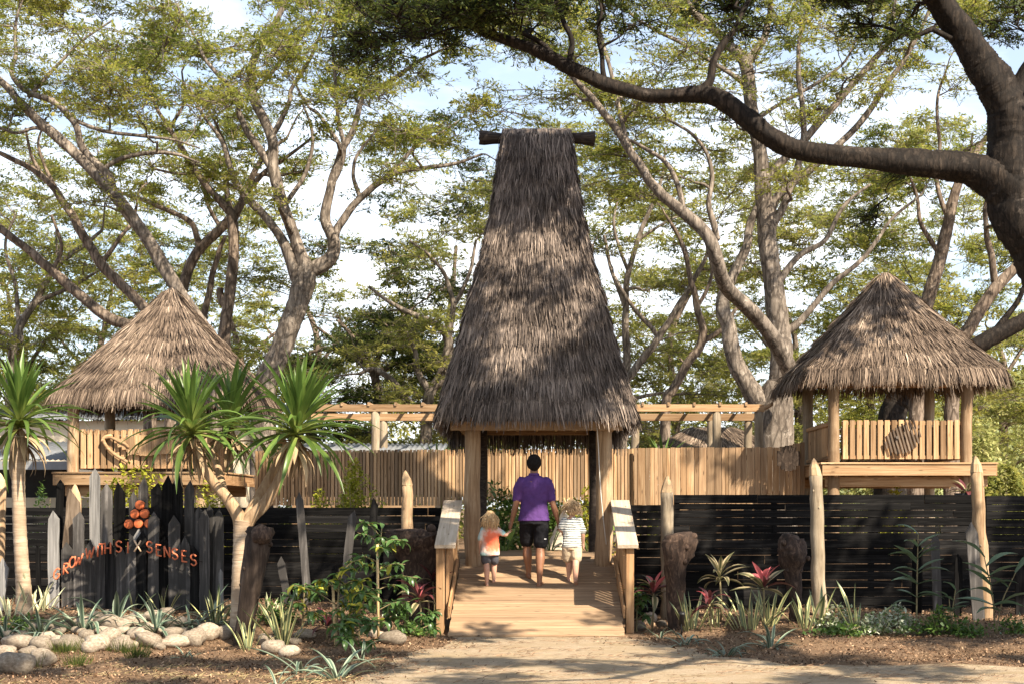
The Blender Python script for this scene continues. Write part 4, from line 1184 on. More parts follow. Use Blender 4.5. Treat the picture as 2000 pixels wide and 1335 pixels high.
# ------------------------------------------------------------------ black slat fences
def fence(label, runs, d=22.05, side=1):
    """runs: (px0, px1, py_top, depth)"""
    xm = X((runs[0][0]+runs[-1][1])/2, d)
    root = thing('black_slat_fence', label, 'fence', (xm, d, float(gz(xm, d))))
    for (a, b, top, dd) in runs:
        zt = Z(top, dd); z = zt
        x0, x1 = X(a, dd), X(b, dd)
        g = float(min(gz(x0, dd), gz(x1, dd)))
        r_ = 0
        while z > g-.02:
            hgt = R.uniform(.096, .128)
            x = x0-(R.uniform(0, 1.2) if r_ else 0)
            while x < x1-.02:
                l = R.choice([1.2, 1.8, 2.4, 2.4])
                xe = min(x+l, x1); xs2 = max(x, x0)
                if xe-xs2 > .06:
                    gap = R.choice([.001, .001, .002, .002, .003, .006, .012])
                    tilt = R.uniform(-.004, .004)
                    beam('plank', (xs2+.002, dd+R.uniform(-.008, .008), z-hgt/2-tilt), (xe-.002, dd+R.uniform(-.008, .008), z-hgt/2+tilt), .02, hgt-gap, M_['char'], root, rough=.0018, bev=.003)
                x += l
            z -= hgt; r_ += 1
        for k in range(int((x1-x0)/1.5)+2):
            x = x0+.05+(x1-x0-.1)*k/(int((x1-x0)/1.5)+1)
            beam('fence_post', (x, dd+.07, g-.1), (x, dd+.07, zt-.01), .08, .08, M_['char'], root, up=(0, -1, 0))
    return root
fence('black horizontal slat fence left of the ramp behind the picket sign', [(-60, 862, 990, 22.1)])
fence('black horizontal slat fence right of the ramp below the board screen', [(1232, 1316, 985, 22.2), (1316, 1900, 965, 22.05), (1926, 2070, 967, 22.15)])
# ------------------------------------------------------------------ picket sign
def picket(root, name, px, top, wpx, d, mat, base=1190, lean=0.0, wave=0.0, tip=1.0, label=None, group=None, cat=None, seed=0):
    """pointed upright slab seen at px (centre) with its tip at photo row `top`"""
    rr = random.Random(seed or int(px*7+top))
    wd = wpx*d/F_PX; zt = Z(top, d); x = X(px, d)
    g = float(gz(x, d))-.12
    xb = x-lean
    h = zt-g; th = .032
    tl = wd*.5*rr.uniform(1.4, 2.2)*tip; off = rr.uniform(-.25, .25)
    n = 9
    prof = []
    for i in range(n):
        t = i/(n-1)
        c = wave*math.sin(t*7+px)*.5 if wave else rr.uniform(-.004, .004)
        ww = wd*(1+(.13*math.sin(t*9+px) if wave else rr.uniform(-.03, .03)))
        prof.append((t*(h-tl), c-ww/2, c+ww/2))
    vs, fs = [], []
    for zz, l, r in prof:
        o = lean*zz/h-lean
        for y in (-th/2, th/2): vs += [(l+o, y, zz), (r+o, y, zz)]
    for i in range(n-1):
        a = i*4; b = a+4
        fs += [(a, a+1, b+1, b), (a+1, a+3, b+3, b+1), (a+3, a+2, b+2, b+3), (a+2, a, b, b+2)]
    a = (n-1)*4; tx = prof[-1][1]+(prof[-1][2]-prof[-1][1])*(.5+off)
    vs += [(tx, -th*.3, h), (tx, th*.3, h)]; e = len(vs)
    fs += [(a, a+1, e-2), (a+1, a+3, e-1, e-2), (a+3, a+2, e-1), (a+2, a, e-2, e-1)]
    fs += [(0, 2, 3, 1)]
    # local X along the length so that the grain runs up the picket
    vs = [(z-h/2, x_, -y) for x_, y, z in [(v[0], v[1], v[2]) for v in vs]]
    me = bpy.data.meshes.new(name); me.from_pydata(vs, [], fs); me.materials.append(mat)
    B = Matrix(((0, 1, 0, 0), (0, 0, -1, 0), (1, 0, 0, 0), (0, 0, 0, 1)))
    B = Matrix(((0, 1, 0), (0, 0, -1), (1, 0, 0))).to_4x4()
    # rows: world x = local y, world y = -local z, world z = local x
    M = Matrix.Translation(Vector((x, d, g+h/2))) @ B
    if root is None:
        o = put(name, me, M); o['label'] = label; o['category'] = cat
        if group: o['group'] = group
        return o
    return put(name, me, M, root, label)
SD = 20.1
sg = thing('picket_sign', 'palisade of charred pointed pickets backing the orange letters at left', 'palisade', (X(265, SD), SD, .25))
z1 = lambda z: z/2.934
for zx, zy, zw, m in [(612, 185, 64, 'chargrey'), (685, 175, 62, 'char'), (765, 230, 50, 'chargrey'), (822, 150, 54, 'chargrey'), (897, 180, 60, 'char'), (960, 135, 60, 'char'), (1020, 133, 58, 'char'), (1085, 165, 56, 'chargrey'), (1140, 315, 50, 'chargrey'), (1200, 310, 44, 'chargrey'), (1252, 330, 58, 'chargrey'), (545, 98, 60, 'silver')]:
    picket(sg, 'picket', z1(zx), 880+z1(zy), z1(zw), SD+.12, M_[m], label='tall silvery picket' if m == 'silver' else None)
picket(sg, 'picket', z1(410), 880+z1(215), z1(84), SD+.10, M_['driftwood'], wave=.05, label='wavy brown slab', tip=.9)
for zx, zy, zw, m in [(308, 340, 62, 'silver'), (386, 520, 64, 'chargrey'), (450, 345, 62, 'chargrey'), (512, 505, 62, 'chargrey'), (574, 540, 62, 'chargrey'), (636, 520, 62, 'char'), (695, 550, 58, 'chargrey'), (752, 505, 56, 'chargrey'), (812, 452, 56, 'char'), (881, 345, 62, 'chargrey'), (938, 490, 52, 'char'), (1000, 365, 66, 'chargrey'), (1062, 485, 58, 'chargrey'), (1117, 545, 54, 'char'), (1172, 330, 58, 'chargrey'), (790, 440, 50, 'silver')]:
    picket(sg, 'picket', z1(zx), 880+z1(zy), z1(zw), SD+(0 if zx != 790 else .045), M_[m], label='silvery picket' if m == 'silver' else None)
# strut rails behind
for zz in (.75, 1.15): beam('back_rail', (X(110, SD+.2), SD+.2, zz), (X(432, SD+.2), SD+.2, zz), .08, .05, M_['char'], sg)

# six round log ends
emb = thing('log_emblem', 'triangle of six round orange painted log ends on the picket sign', 'emblem', P(z1(790), 880+z1(380), SD+.05))
M_['orange'] = plain('orange painted wood', (.62, .155, .055), .6, .22, 30)
M_['orangeletter'] = plain('orange painted sticks', (.60, .165, .075), .55, .18, 40)
M_['palestick'] = plain('pale peeled sticks', (.74, .52, .34), .6, .15, 40)
for zx, zy in [(800, 308), (772, 360), (827, 358), (737, 418), (793, 415), (853, 415)]:
    c = P(z1(zx), 880+z1(zy), SD+.03); mb = MB(); r = z1(26.5)*SD/F_PX
    mb.tube([c+np.array((0, .05, 0)), c, c+np.array((0, -.012, 0)), c+np.array((0, -.016, 0))], [r, r, r*.96, r*.88], 20)
    part('log_end', mb, M_['orange'], emb, True)

# letters made of painted sticks
STROKES = {
 'G': [[(.85, .82), (.55, 1), (.15, .8), (.1, .3), (.5, .02), (.85, .25), (.85, .45), (.5, .45)]],
 'R': [[(.15, 0), (.15, 1)], [(.15, .98), (.7, .92), (.75, .62), (.2, .5)], [(.3, .5), (.85, 0)]],
 'O': [[(.5, 1), (.12, .7), (.15, .2), (.5, 0), (.85, .25), (.85, .75), (.5, 1)]],
 'W': [[(.02, 1), (.25, 0)], [(.25, 0), (.5, .75)], [(.5, .75), (.72, 0)], [(.72, 0), (1, 1)]],
 'I': [[(.5, 0), (.5, 1)]],
 'T': [[(.5, 0), (.5, .98)], [(.05, .95), (.95, 1)]],
 'H': [[(.12, 0), (.12, 1)], [(.88, 0), (.88, 1)], [(.1, .5), (.9, .52)]],
 'S': [[(.85, .85), (.5, 1), (.15, .8), (.3, .55), (.7, .45), (.85, .2), (.5, 0), (.12, .15)]],
 'X': [[(.05, 0), (.95, 1)], [(.05, 1), (.95, 0)]],
 'E': [[(.15, 0), (.15, 1)], [(.12, .98), (.85, 1)], [(.15, .52), (.7, .55)], [(.12, .02), (.85, .03)]],
 'N': [[(.12, 0), (.12, 1)], [(.12, 1), (.88, 0)], [(.88, 0), (.88, 1)]]}
LD = SD-.17
lt = thing('letter_sign', 'orange stick letters reading GROW WITH SIX SENSES strung in an arc across the pickets', 'sign', P(60+870/4.7675, 920+760/4.7675, LD))
for ch, zx, zy, rot, m in [('G', 243, 952, .30, 0), ('R', 330, 902, .22, 0), ('O', 388, 842, .22, 0), ('W', 444, 822, .32, 0), ('W', 550, 755, .2, 0), ('I', 624, 740, .08, 0), ('T', 664, 722, .05, 0), ('H', 718, 712, .02, 0), ('S', 820, 697, .0, 0), ('I', 905, 706, .0, 0), ('X', 995, 692, 0, 1), ('S', 1106, 702, -.05, 0), ('E', 1194, 732, -.18, 0), ('N', 1270, 748, -.15, 0), ('S', 1342, 765, -.12, 0), ('E', 1432, 788, -.15, 0), ('S', 1516, 822, -.1, 0)]:
    c = P(60+zx/4.7675, 920+zy/4.7675, LD); H_ = 104/4.7675*LD/F_PX; Wd = H_*.66
    if ch == 'I': Wd = H_*.3
    if ch == 'W': Wd = H_*.8
    mb = MB()
    for si, st in enumerate(STROKES[ch]):
        q = []
        for u, v in st:
            a = (u-.5)*Wd; b = (v-.5)*H_
            q.append((c[0]+a*math.cos(rot)-b*math.sin(-rot)*.0+b*math.sin(rot)*.35, c[1]-.004*si, c[2]+b*math.cos(rot)+a*math.sin(rot)))
        if len(q) == 2: q = [q[0], tuple((np.array(q[0])+np.array(q[1]))/2), q[1]]
        q = np.array(q) if len(q) < 4 else cr(q, 3)
        mb.tube(q, np.linspace(.0125, .0095, len(q)), 7)
    part('letter', mb, M_['palestick'] if m else M_['orangeletter'], lt, True, label='letter '+ch)
mb = MB(); pts = [P(60+zx/4.7675, 920+zy/4.7675, LD+.012) for zx, zy in [(180, 990), (243, 950), (388, 850), (550, 755), (718, 712), (905, 702), (1106, 702), (1270, 748), (1432, 790), (1600, 840)]]
q = cr(pts, 4); mb.tube(q, np.full(len(q), .0035), 5); part('wire', mb, M_['char'], lt, True)

# loose charred pickets standing about in the beds
for lab, px, top, wpx, d, m, lean in [
    ('slim dark picket standing in the gap left of the wavy brown slab', 118, 935, 14, 20.5, 'char', .05),
    ('grey notched picket standing at the far left edge', 10, 1088, 22, 19.6, 'silver', .12),
    ('thin dark stick standing right of the left pandanus stem', 74, 1062, 9, 20.2, 'char', -.02),
    ('tall leaning picket with black tip on the left slat fence', 584, 960, 15, 20.9, 'chargrey', -.13),
    ('short leaning grey picket below the tall leaning one', 546, 1085, 15, 20.3, 'chargrey', -.15),
    ('dark picket leaning right behind the green shrub', 690, 995, 16, 20.9, 'chargrey', .17),
    ('black upright picket nearest the pointed log left of the ramp', 732, 970, 15, 21.3, 'char', .10),
    ('slim grey picket sliver at the foot of the palisade right end', 431, 1110, 8, 20.0, 'silver', -.02),
    ('dark pointed picket right of the ginger plant', 1826, 1040, 17, 20.9, 'chargrey', -.04),
    ('low dark picket hidden behind the ginger plant leaves', 1793, 1052, 20, 21.2, 'char', .02),
    ('tall leaning grey board beside the right hand log pole', 1896, 1018, 24, 20.0, 'chargrey', -.12),
    ('black board left of the leaning grey board', 1873, 1080, 14, 20.6, 'char', .02),
    ('black board end at the extreme right of the slat fence', 1994, 1098, 22, 20.6, 'char', .0)]:
    picket(None, 'charred_picket', px, top, wpx, d, M_[m], lean=lean, label=lab, cat='picket', group='loose charred pickets in the beds')

# ------------------------------------------------------------------ log poles and stumps
def pole(label, top, bot, wpx, d, mat, seed, group='pointed log poles'):
    a = P(bot[0], bot[1], d); b = P(top[0], top[1], d)
    a = np.array((a[0], d, float(gz(a[0], d))-.15)); r = wpx/2*d/F_PX*.92
    root = thing('log_pole', label, 'pole', (a[0], a[1], a[2]+.15), group=group)
    ax = (b-a); L_ = np.linalg.norm(ax); ax /= L_
    tl = r*2.6; e = b-ax*tl
    rr = np.random.default_rng(seed)
    t = np.linspace(0, 1, 14)[:, None]; pts = a*(1-t)+e*t; pts[1:-1, :2] += rr.normal(0, .007, (12, 2))
    mb = MB(); mb.tube(pts, np.linspace(r*1.06, r*.94, 14)*(1+rr.normal(0, .03, 14)), 14)
    part('shaft', mb, mat, root, True)
    # hewn tip: faceted, off-centre
    mb = MB(); k = 7; tip = b+np.array((rr.uniform(-.3, .3)*r, rr.uniform(-.2, .2)*r, 0)); vs = []
    for zf, rf in ((-.01, .97), (.45, .80), (.85, .34)):
        for i in range(k):
            an = 2*math.pi*i/k+seed; c = e+(tip-e)*zf
            vs.append((c[0]+r*rf*math.cos(an), c[1]+r*rf*math.sin(an), c[2]+rr.uniform(-.01, .01)))
    vs.append(tuple(tip)); fs = []
    for j in range(2):
        for i in range(k): fs.append((j*k+i, j*k+(i+1) % k, j*k+k+(i+1) % k, j*k+k+i))
    for i in range(k): fs.append((2*k+i, 2*k+(i+1) % k, 3*k))
    mb.add(vs, fs); part('tip', mb, M_['logend'], root)
    # dark knots
    for q in range(2):
        c = a+ax*L_*rr.uniform(.25, .85); an = rr.uniform(-2.6, -.5)
        p = c+np.array((math.cos(an), math.sin(an), 0))*r*.96
        mb = MB(); mb.ball(p, (r*.12, r*.12, r*.2), 8, 5); part('knot', mb, M_['loggrey'], root, True)
pole('pointed pale log pole left of the ramp handrail', (795, 917), (796, 1180), 25, 21.5, M_['log'], 1)
pole('pointed log pole right of the ramp with a burnt stump before it', (1302, 927), (1304, 1180), 28, 21.3, M_['loggrey'], 2)
pole('tall weathered log pole below the left corner of the right hut', (1592, 893), (1602, 1195), 29, 20.9, M_['loggrey'], 3)
pole('tall log pole leaning below the right corner of the right hut', (1905, 888), (1928, 1215), 28, 20.4, M_['log'], 4)
pole('log pole cut by the left edge of the photo', (2, 922), (-6, 1200), 26, 20.9, M_['log'], 5)
pole('pointed tan log pole rising behind the wavy brown slab', (147, 944), (150, 1190), 26, 20.9, M_['log'], 6)

def stump(label, rings, d, mat, seed, k=16, hollow=True, amp=.20, topmat=None):
    """rings: (px, py, width px) from the ground up"""
    rr = np.random.default_rng(seed)
    pts = []; rad = []
    for i, (px, py, wp) in enumerate(rings):
        p = P(px, py, d)
        if i == 0: p[2] = float(gz(p[0], d))-.12
        pts.append(p); rad.append(wp/2*d/F_PX)
    q = cr([(*p, r) for p, r in zip(pts, rad)], 4)
    V, Fq = tube_arrays(q[:, :3], q[:, 3], k)
    n = len(q); ph = rr.uniform(0, 6, 4)
    a = np.tile(2*np.pi*np.arange(k)/k, n); zz = np.repeat(np.arange(n), k)
    m = 1+amp*(.5*np.sin(3*a+ph[0]+zz*.12)+.35*np.sin(5*a+ph[1]-zz*.2)+.3*np.sin(2*a+zz*.5+ph[2]))+rr.normal(0, amp*.22, n*k)
    C = np.repeat(q[:, :3], k, 0); V = C+(V-C)*m[:, None]
    V = list(map(tuple, V)); fs = [tuple(f) for f in Fq]
    # sunken, rough top
    tb = len(V)-k; c = q[-1, :3]; r = q[-1, 3]
    ax = (q[-1, :3]-q[-3, :3]); ax /= np.linalg.norm(ax)
    V += [tuple(c+(np.array(V[tb+i])-c)*.62+ax*(.05*r if not hollow else -.02)+rr.normal(0, .006, 3)) for i in range(k)]
    V += [tuple(c+ax*(.10*r if not hollow else -.10))]
    for i in range(k): fs.append((tb+i, tb+(i+1) % k, tb+k+(i+1) % k, tb+k+i)); fs.append((tb+k+i, tb+k+(i+1) % k, tb+2*k))
    root = thing('tree_stump', label, 'stump', (pts[0][0], d, float(gz(pts[0][0], d))), group='burnt upturned stumps in the beds')
    mb = MB(); mb.add(V, fs); part('bole', mb, mat, root, True)
    mb = MB()
    for _ in range(5):      # shallow root stubs and knots on the bole
        i = rr.integers(4, n-2); an = rr.uniform(-2.8, -.3); c = q[i, :3]; r = q[i, 3]
        e = c+np.array((math.cos(an), math.sin(an)*.7, rr.uniform(-.2, .3)))*r*1.05
        mb.ball(e, r*rr.uniform(.16, .26), 7, 5)
    part('knob', mb, mat, root, True, kind='stuff')
stump('thick burnt stump with a swollen head right of the ramp', [(1323, 1235, 36), (1321, 1195, 34), (1320, 1150, 37), (1318, 1110, 45), (1321, 1080, 58), (1324, 1056, 64), (1322, 1042, 54)], 19.6, M_['burnt'], 1, hollow=False)
stump('smaller burnt stump with a knuckle shaped head before the right fence', [(1556, 1225, 28), (1555, 1190, 26), (1553, 1150, 29), (1550, 1115, 34), (1549, 1092, 56), (1548, 1070, 58), (1544, 1053, 46), (1546, 1043, 28)], 19.9, M_['burnt'], 2, hollow=False)
stump('leaning half burnt hollow stump beside the forked pandanus stem', [(473, 1262, 36), (478, 1225, 36), (487, 1170, 39), (497, 1110, 43), (505, 1065, 48), (509, 1040, 50), (510, 1028, 44)], 17.6, M_['burntbrown'], 3)
st3 = [o for o in bpy.data.objects if o.get('label', '').startswith('leaning half burnt')][0]
mb = MB(); c = P(511, 1043, 17.47); mb.ball(c, (.125, .10, .115), 14, 10); V = np.array(mb.v); V += NR.normal(0, .008, V.shape); mb.v = list(map(tuple, V)); part('charred_hollow', mb, M_['burnt'], st3, True)
stump('wide black stump half hidden behind the green shrub by the ramp', [(830, 1215, 66), (830, 1160, 62), (826, 1110, 70), (818, 1070, 96), (812, 1050, 110), (812, 1036, 100)], 20.6, M_['burnt'], 4, hollow=False)

# ------------------------------------------------------------------ strap and blade leaves
def blade_mesh(name, L_, W, droop, mat, curl=.25, n=7, tipw=.04, base=.55, twist=0.0, peak=.45):
    """a folded leaf along +X from the origin, drooping as it goes"""
    vs, fs, tn = [], [], []
    x = z = 0.0; ang = 0.0; st = L_/(n-1)
    for i in range(n):
        t = i/(n-1)
        w_ = W*(base+(1-base)*min(1, t/peak))*(1 if t < peak else max(tipw, 1-((t-peak)/(1-peak))**1.7))
        c = w_*curl; tw = twist*t
        for s in (-1, 0, 1):
            y = s*w_/2; zz = abs(s)*c
            vs.append((x-math.sin(ang)*zz, y*math.cos(tw), z+math.cos(ang)*zz+y*math.sin(tw)))
        if i < n-1:
            ang2 = droop*((i+1)/(n-1))**1.3
            x += st*math.cos(ang2); z -= st*math.sin(ang2); ang = -ang2
    for i in range(n-1):
        a = i*3
        fs += [(a, a+3, a+4, a+1), (a+1, a+4, a+5, a+2)]
    me = bpy.data.meshes.new(name); me.from_pydata(vs, [], fs)
    me.polygons.foreach_set('use_smooth', [True]*len(fs)); me.materials.append(mat); me.update()
    return me
def leaf_mat(name, base, light, edge=None, stripe=None, width=.05, trans=.25, rough=.42, length=None, tipcol=None, spec=.4):
    """leaf running along local X, with a lighter midrib or coloured margins"""
    m, t, b, o = new_mat(name)
    v = coords(t, (3, 40, 1)); n = noise(t, v, 1.0, 4, .6)
    c = ramp(t, n, [(.3, base), (.7, light)])
    if edge is not None:
        tc = N(t, 'ShaderNodeTexCoord'); sp = N(t, 'ShaderNodeSeparateXYZ'); ab = N(t, 'ShaderNodeMath', operation='ABSOLUTE')
        t.links.new(tc.outputs['Object'], sp.inputs[0]); t.links.new(sp.outputs['Y'], ab.inputs[0])
        f = ramp(t, ab.outputs[0], [(min(.98, width*.55), (0, 0, 0)), (min(.99, width*.8), (1, 1, 1))])
        c = mixc(t, f, c, edge)
    if tipcol is not None:
        tc2 = N(t, 'ShaderNodeTexCoord'); sp2 = N(t, 'ShaderNodeSeparateXYZ'); t.links.new(tc2.outputs['Object'], sp2.inputs[0])
        f2 = ramp(t, sp2.outputs['X'], [(0.0, (1, 1, 1)), (length, (0, 0, 0))])
        c = mixc(t, f2, c, tipcol)
    c = mul_rand(t, c, .65, 1.25)
    t.links.new(c, b.inputs['Base Color']); b.inputs['Roughness'].default_value = rough; b.inputs['Specular IOR Level'].default_value = spec
    tr = N(t, 'ShaderNodeBsdfTranslucent'); mx = N(t, 'ShaderNodeMixShader'); mx.inputs[0].default_value = trans
    t.links.new(c, tr.inputs[0]); t.links.new(b.outputs[0], mx.inputs[1]); t.links.new(tr.outputs[0], mx.inputs[2]); t.links.new(mx.outputs[0], o.inputs[0])
    return m
def leaf_M(p, yaw, pitch, roll=0.0, s=1.0):
    return Matrix.Translation(Vector(p)) @ Matrix.Rotation(yaw, 4, 'Z') @ Matrix.Rotation(-pitch, 4, 'Y') @ Matrix.Rotation(roll, 4, 'X') @ Matrix.Scale(s, 4)

M_['pand'] = leaf_mat('pandanus strap leaf', (.055, .12, .024), (.16, .24, .05), length=.38, tipcol=(.34, .38, .10), trans=.34, rough=.36)
M_['panddead'] = leaf_mat('dead pandanus leaf', (.24, .16, .085), (.44, .33, .20), trans=.1, rough=.8)
PAND = [blade_mesh('leaf', L_, W, dr, M_['pand'], .22, 9, .02, .8, tw) for L_, W, dr, tw in [(1.0, .080, .5, .2), (1.08, .084, 1.0, -.3), (.9, .074, .25, .1), (1.12, .08, 1.15, .4), (.96, .084, .5, -.2), (1.05, .07, 1.6, .3)]]
PDEAD = [blade_mesh('dead_leaf', L_, W, dr, M_['panddead'], .3, 7, .05, .9, .3) for L_, W, dr in [(.46, .062, .9), (.56, .055, 1.3), (.40, .066, .4)]]
def pandanus_head(root, c, n, size, axis=(0, 0, 1), dead=14, seed=0):
    rr = random.Random(seed); ax = Vector(axis).normalized(); Q = ax.to_track_quat('Z', 'Y').to_matrix().to_4x4()
    for i in range(n):
        t = i/n
        yaw = i*2.39996+rr.uniform(-.2, .2)
        pitch = math.radians(84-92*t**1.3)+rr.uniform(-.12, .12)
        # young leaves stand upright and straight, old ones arch over
        me = PAND[2] if t < .18 else (PAND[rr.choice([0, 4, 2])] if t < .5 else PAND[rr.choice([1, 3, 0, 5])])
        s = size*rr.uniform(.78, 1.08)*(.8 if t < .1 else 1)
        L_ = Matrix.Translation(Vector(c)) @ Q @ Matrix.Translation((0, 0, .16*(1-t))) @ Matrix.Rotation(yaw, 4, 'Z') @ Matrix.Rotation(-pitch, 4, 'Y') @ Matrix.Rotation(rr.uniform(-.25, .25), 4, 'X') @ Matrix.Scale(s, 4)
        put('leaf', me, L_, root)
    for i in range(dead):
        yaw = i*2.39996+rr.uniform(-.3, .3); pitch = rr.uniform(-1.2, .25)
        L_ = Matrix.Translation(Vector(c)-ax*rr.uniform(0, .18)) @ Q @ Matrix.Rotation(yaw, 4, 'Z') @ Matrix.Rotation(-pitch, 4, 'Y') @ Matrix.Scale(size*rr.uniform(.7, 1.2), 4)
        put('dead_leaf', PDEAD[i % 3], L_, root)
def stem(root, name, rows, d, mat, k=12, ringed=True):
    q = cr([(*P(px, py, d+(r_[3] if len(r_) > 3 else 0)), wp/2*d/F_PX) for r_ in rows for px, py, wp in [r_[:3]]], 8)
    n = len(q); rad = q[:, 3]*(1+(.035*np.sin(np.arange(n)*2.6) if ringed else 0))
    mb = MB(); mb.tube(q[:, :3], rad, k); return part(name, mb, mat, root, True)
DL = 19.0
pl = thing('pandanus_tree', 'single stemmed pandanus with ringed pale trunk at the left edge', 'pandanus', gpt(45, 1195))
stem(pl, 'trunk', [(48, 1215, 36), (46, 1150, 30), (42, 1090, 27), (38, 1020, 26), (36, 950, 25), (36, 905, 27), (36, 880, 34), (37, 850, 30)], 19.4, M_['pandtrunk'])
pandanus_head(pl, P(38, 835, 19.4), 84, 1.0, (.02, -.05, 1), 40, 1)
# basal skirt of dry leaf bases
DM = 18.4
pm = thing('pandanus_tree', 'forked pandanus with three smooth pale limbs before the left hut', 'pandanus', gpt(470, 1235))
stem(pm, 'trunk', [(466, 1240, 36), (467, 1180, 32), (469, 1120, 32), (472, 1070, 33), (474, 1035, 36), (476, 1015, 38)], DM, M_['pandtrunk'])
stem(pm, 'limb', [(472, 1035, 30), (466, 1008, 27), (446, 975, 23), (420, 945, 20), (398, 910, 18), (384, 878, 18), (378, 858, 20)], DM, M_['log'], ringed=False)
stem(pm, 'limb', [(476, 1035, 30), (490, 1010, 26), (515, 985, 24), (538, 950, 21), (556, 912, 19), (568, 880, 18), (574, 862, 20)], DM, M_['log'], ringed=False)
stem(pm, 'limb', [(474, 1030, 24), (486, 1005, 22, .1), (505, 970, 20, .25), (530, 925, 18, .35), (552, 885, 16, .4), (562, 862, 16, .4)], DM, M_['log'], ringed=False)
stem(pm, 'limb', [(436, 962, 20, .05), (430, 930, 16, .3), (424, 905, 14, .5), (418, 885, 14, .6), (440, 850, 14, .7)], DM, M_['log'], ringed=False)
pandanus_head(pm, P(377, 850, DM), 74, .94, (-.12, -.05, 1), 32, 2)
pandanus_head(pm, P(578, 852, DM), 84, 1.02, (.12, -.05, 1), 32, 3)
pandanus_head(pm, P(452, 838, DM+.8), 56, .92, (.0, .1, 1), 34, 4)
# ------------------------------------------------------------------ bed plants
M_['snake'] = leaf_mat('snake plant blade', (.085, .125, .06), (.20, .24, .12), edge=(.58, .55, .25), width=.030, trans=.12, rough=.4)
M_['snakepale'] = leaf_mat('pale snake plant blade', (.26, .30, .17), (.44, .46, .28), edge=(.72, .69, .42), width=.030, trans=.15, rough=.4)
M_['strap'] = leaf_mat('blue green strap leaf', (.045, .085, .055), (.115, .17, .115), edge=(.30, .36, .25), width=.030, trans=.2, rough=.35, spec=.5)
M_['cordred'] = leaf_mat('maroon cordyline leaf', (.07, .018, .022), (.17, .05, .05), trans=.25, rough=.38)
M_['cordpink'] = leaf_mat('pink cordyline leaf', (.55, .09, .11), (.78, .24, .24), trans=.35, rough=.38)
M_['cordgreen'] = leaf_mat('bronze green cordyline leaf', (.05, .055, .025), (.16, .15, .065), edge=(.42, .34, .20), width=.075, trans=.25, rough=.38)
M_['ginger'] = leaf_mat('ginger leaf', (.08, .14, .075), (.20, .28, .16), trans=.3, rough=.4)
M_['shrubleaf'] = leaf_mat('glossy shrub leaf', (.04, .095, .028), (.12, .21, .055), trans=.3, rough=.32, spec=.5)
M_['yellowleaf'] = leaf_mat('yellow shrub leaf', (.22, .26, .03), (.50, .46, .06), trans=.35, rough=.4)
M_['taro'] = leaf_mat('broad taro leaf', (.16, .25, .05), (.34, .44, .10), trans=.4, rough=.4)
M_['stalk'] = plain('green brown stalk', (.20, .16, .08), .7, .25, 20)
M_['stake'] = plain('bamboo stake', (.50, .36, .18), .6, .2, 14)
SNK = [blade_mesh('leaf', 1.0, .085, dr, M_['snake'], .25, 7, .03, .75, tw, .6) for dr, tw in [(.15, .3), (.35, -.4), (.05, .1)]]
SNKP = [blade_mesh('leaf', 1.0, .10, dr, M_['snakepale'], .25, 7, .03, .75, tw, .6) for dr, tw in [(.15, .3), (.3, -.3)]]
STR = [blade_mesh('leaf', 1.0, .085, dr, M_['strap'], .25, 9, .03, .8, tw, .45) for dr, tw in [(1.0, .1), (1.6, -.2), (2.1, .2), (.6, 0)]]
CRD = {k: [blade_mesh('leaf', 1.0, .21, dr, M_[k], .18, 8, .03, .25, tw, .5) for dr, tw in [(.5, .1), (1.1, -.2), (1.6, .2)]] for k in ('cordred', 'cordpink', 'cordgreen')}
GIN = [blade_mesh('leaf', 1.0, .30, dr, M_['ginger'], .2, 8, .03, .3, 0, .4) for dr in (.4, .9)]
SHR = {k: [blade_mesh('leaf', 1.0, .42, dr, M_[k], .22, 6, .05, .25, 0, .45) for dr in (.4, .9, 1.3)] for k in ('shrubleaf', 'yellowleaf')}
TAR = [blade_mesh('leaf', 1.0, .85, dr, M_['taro'], .15, 7, .05, .5, 0, .3) for dr in (.5, 1.0)]

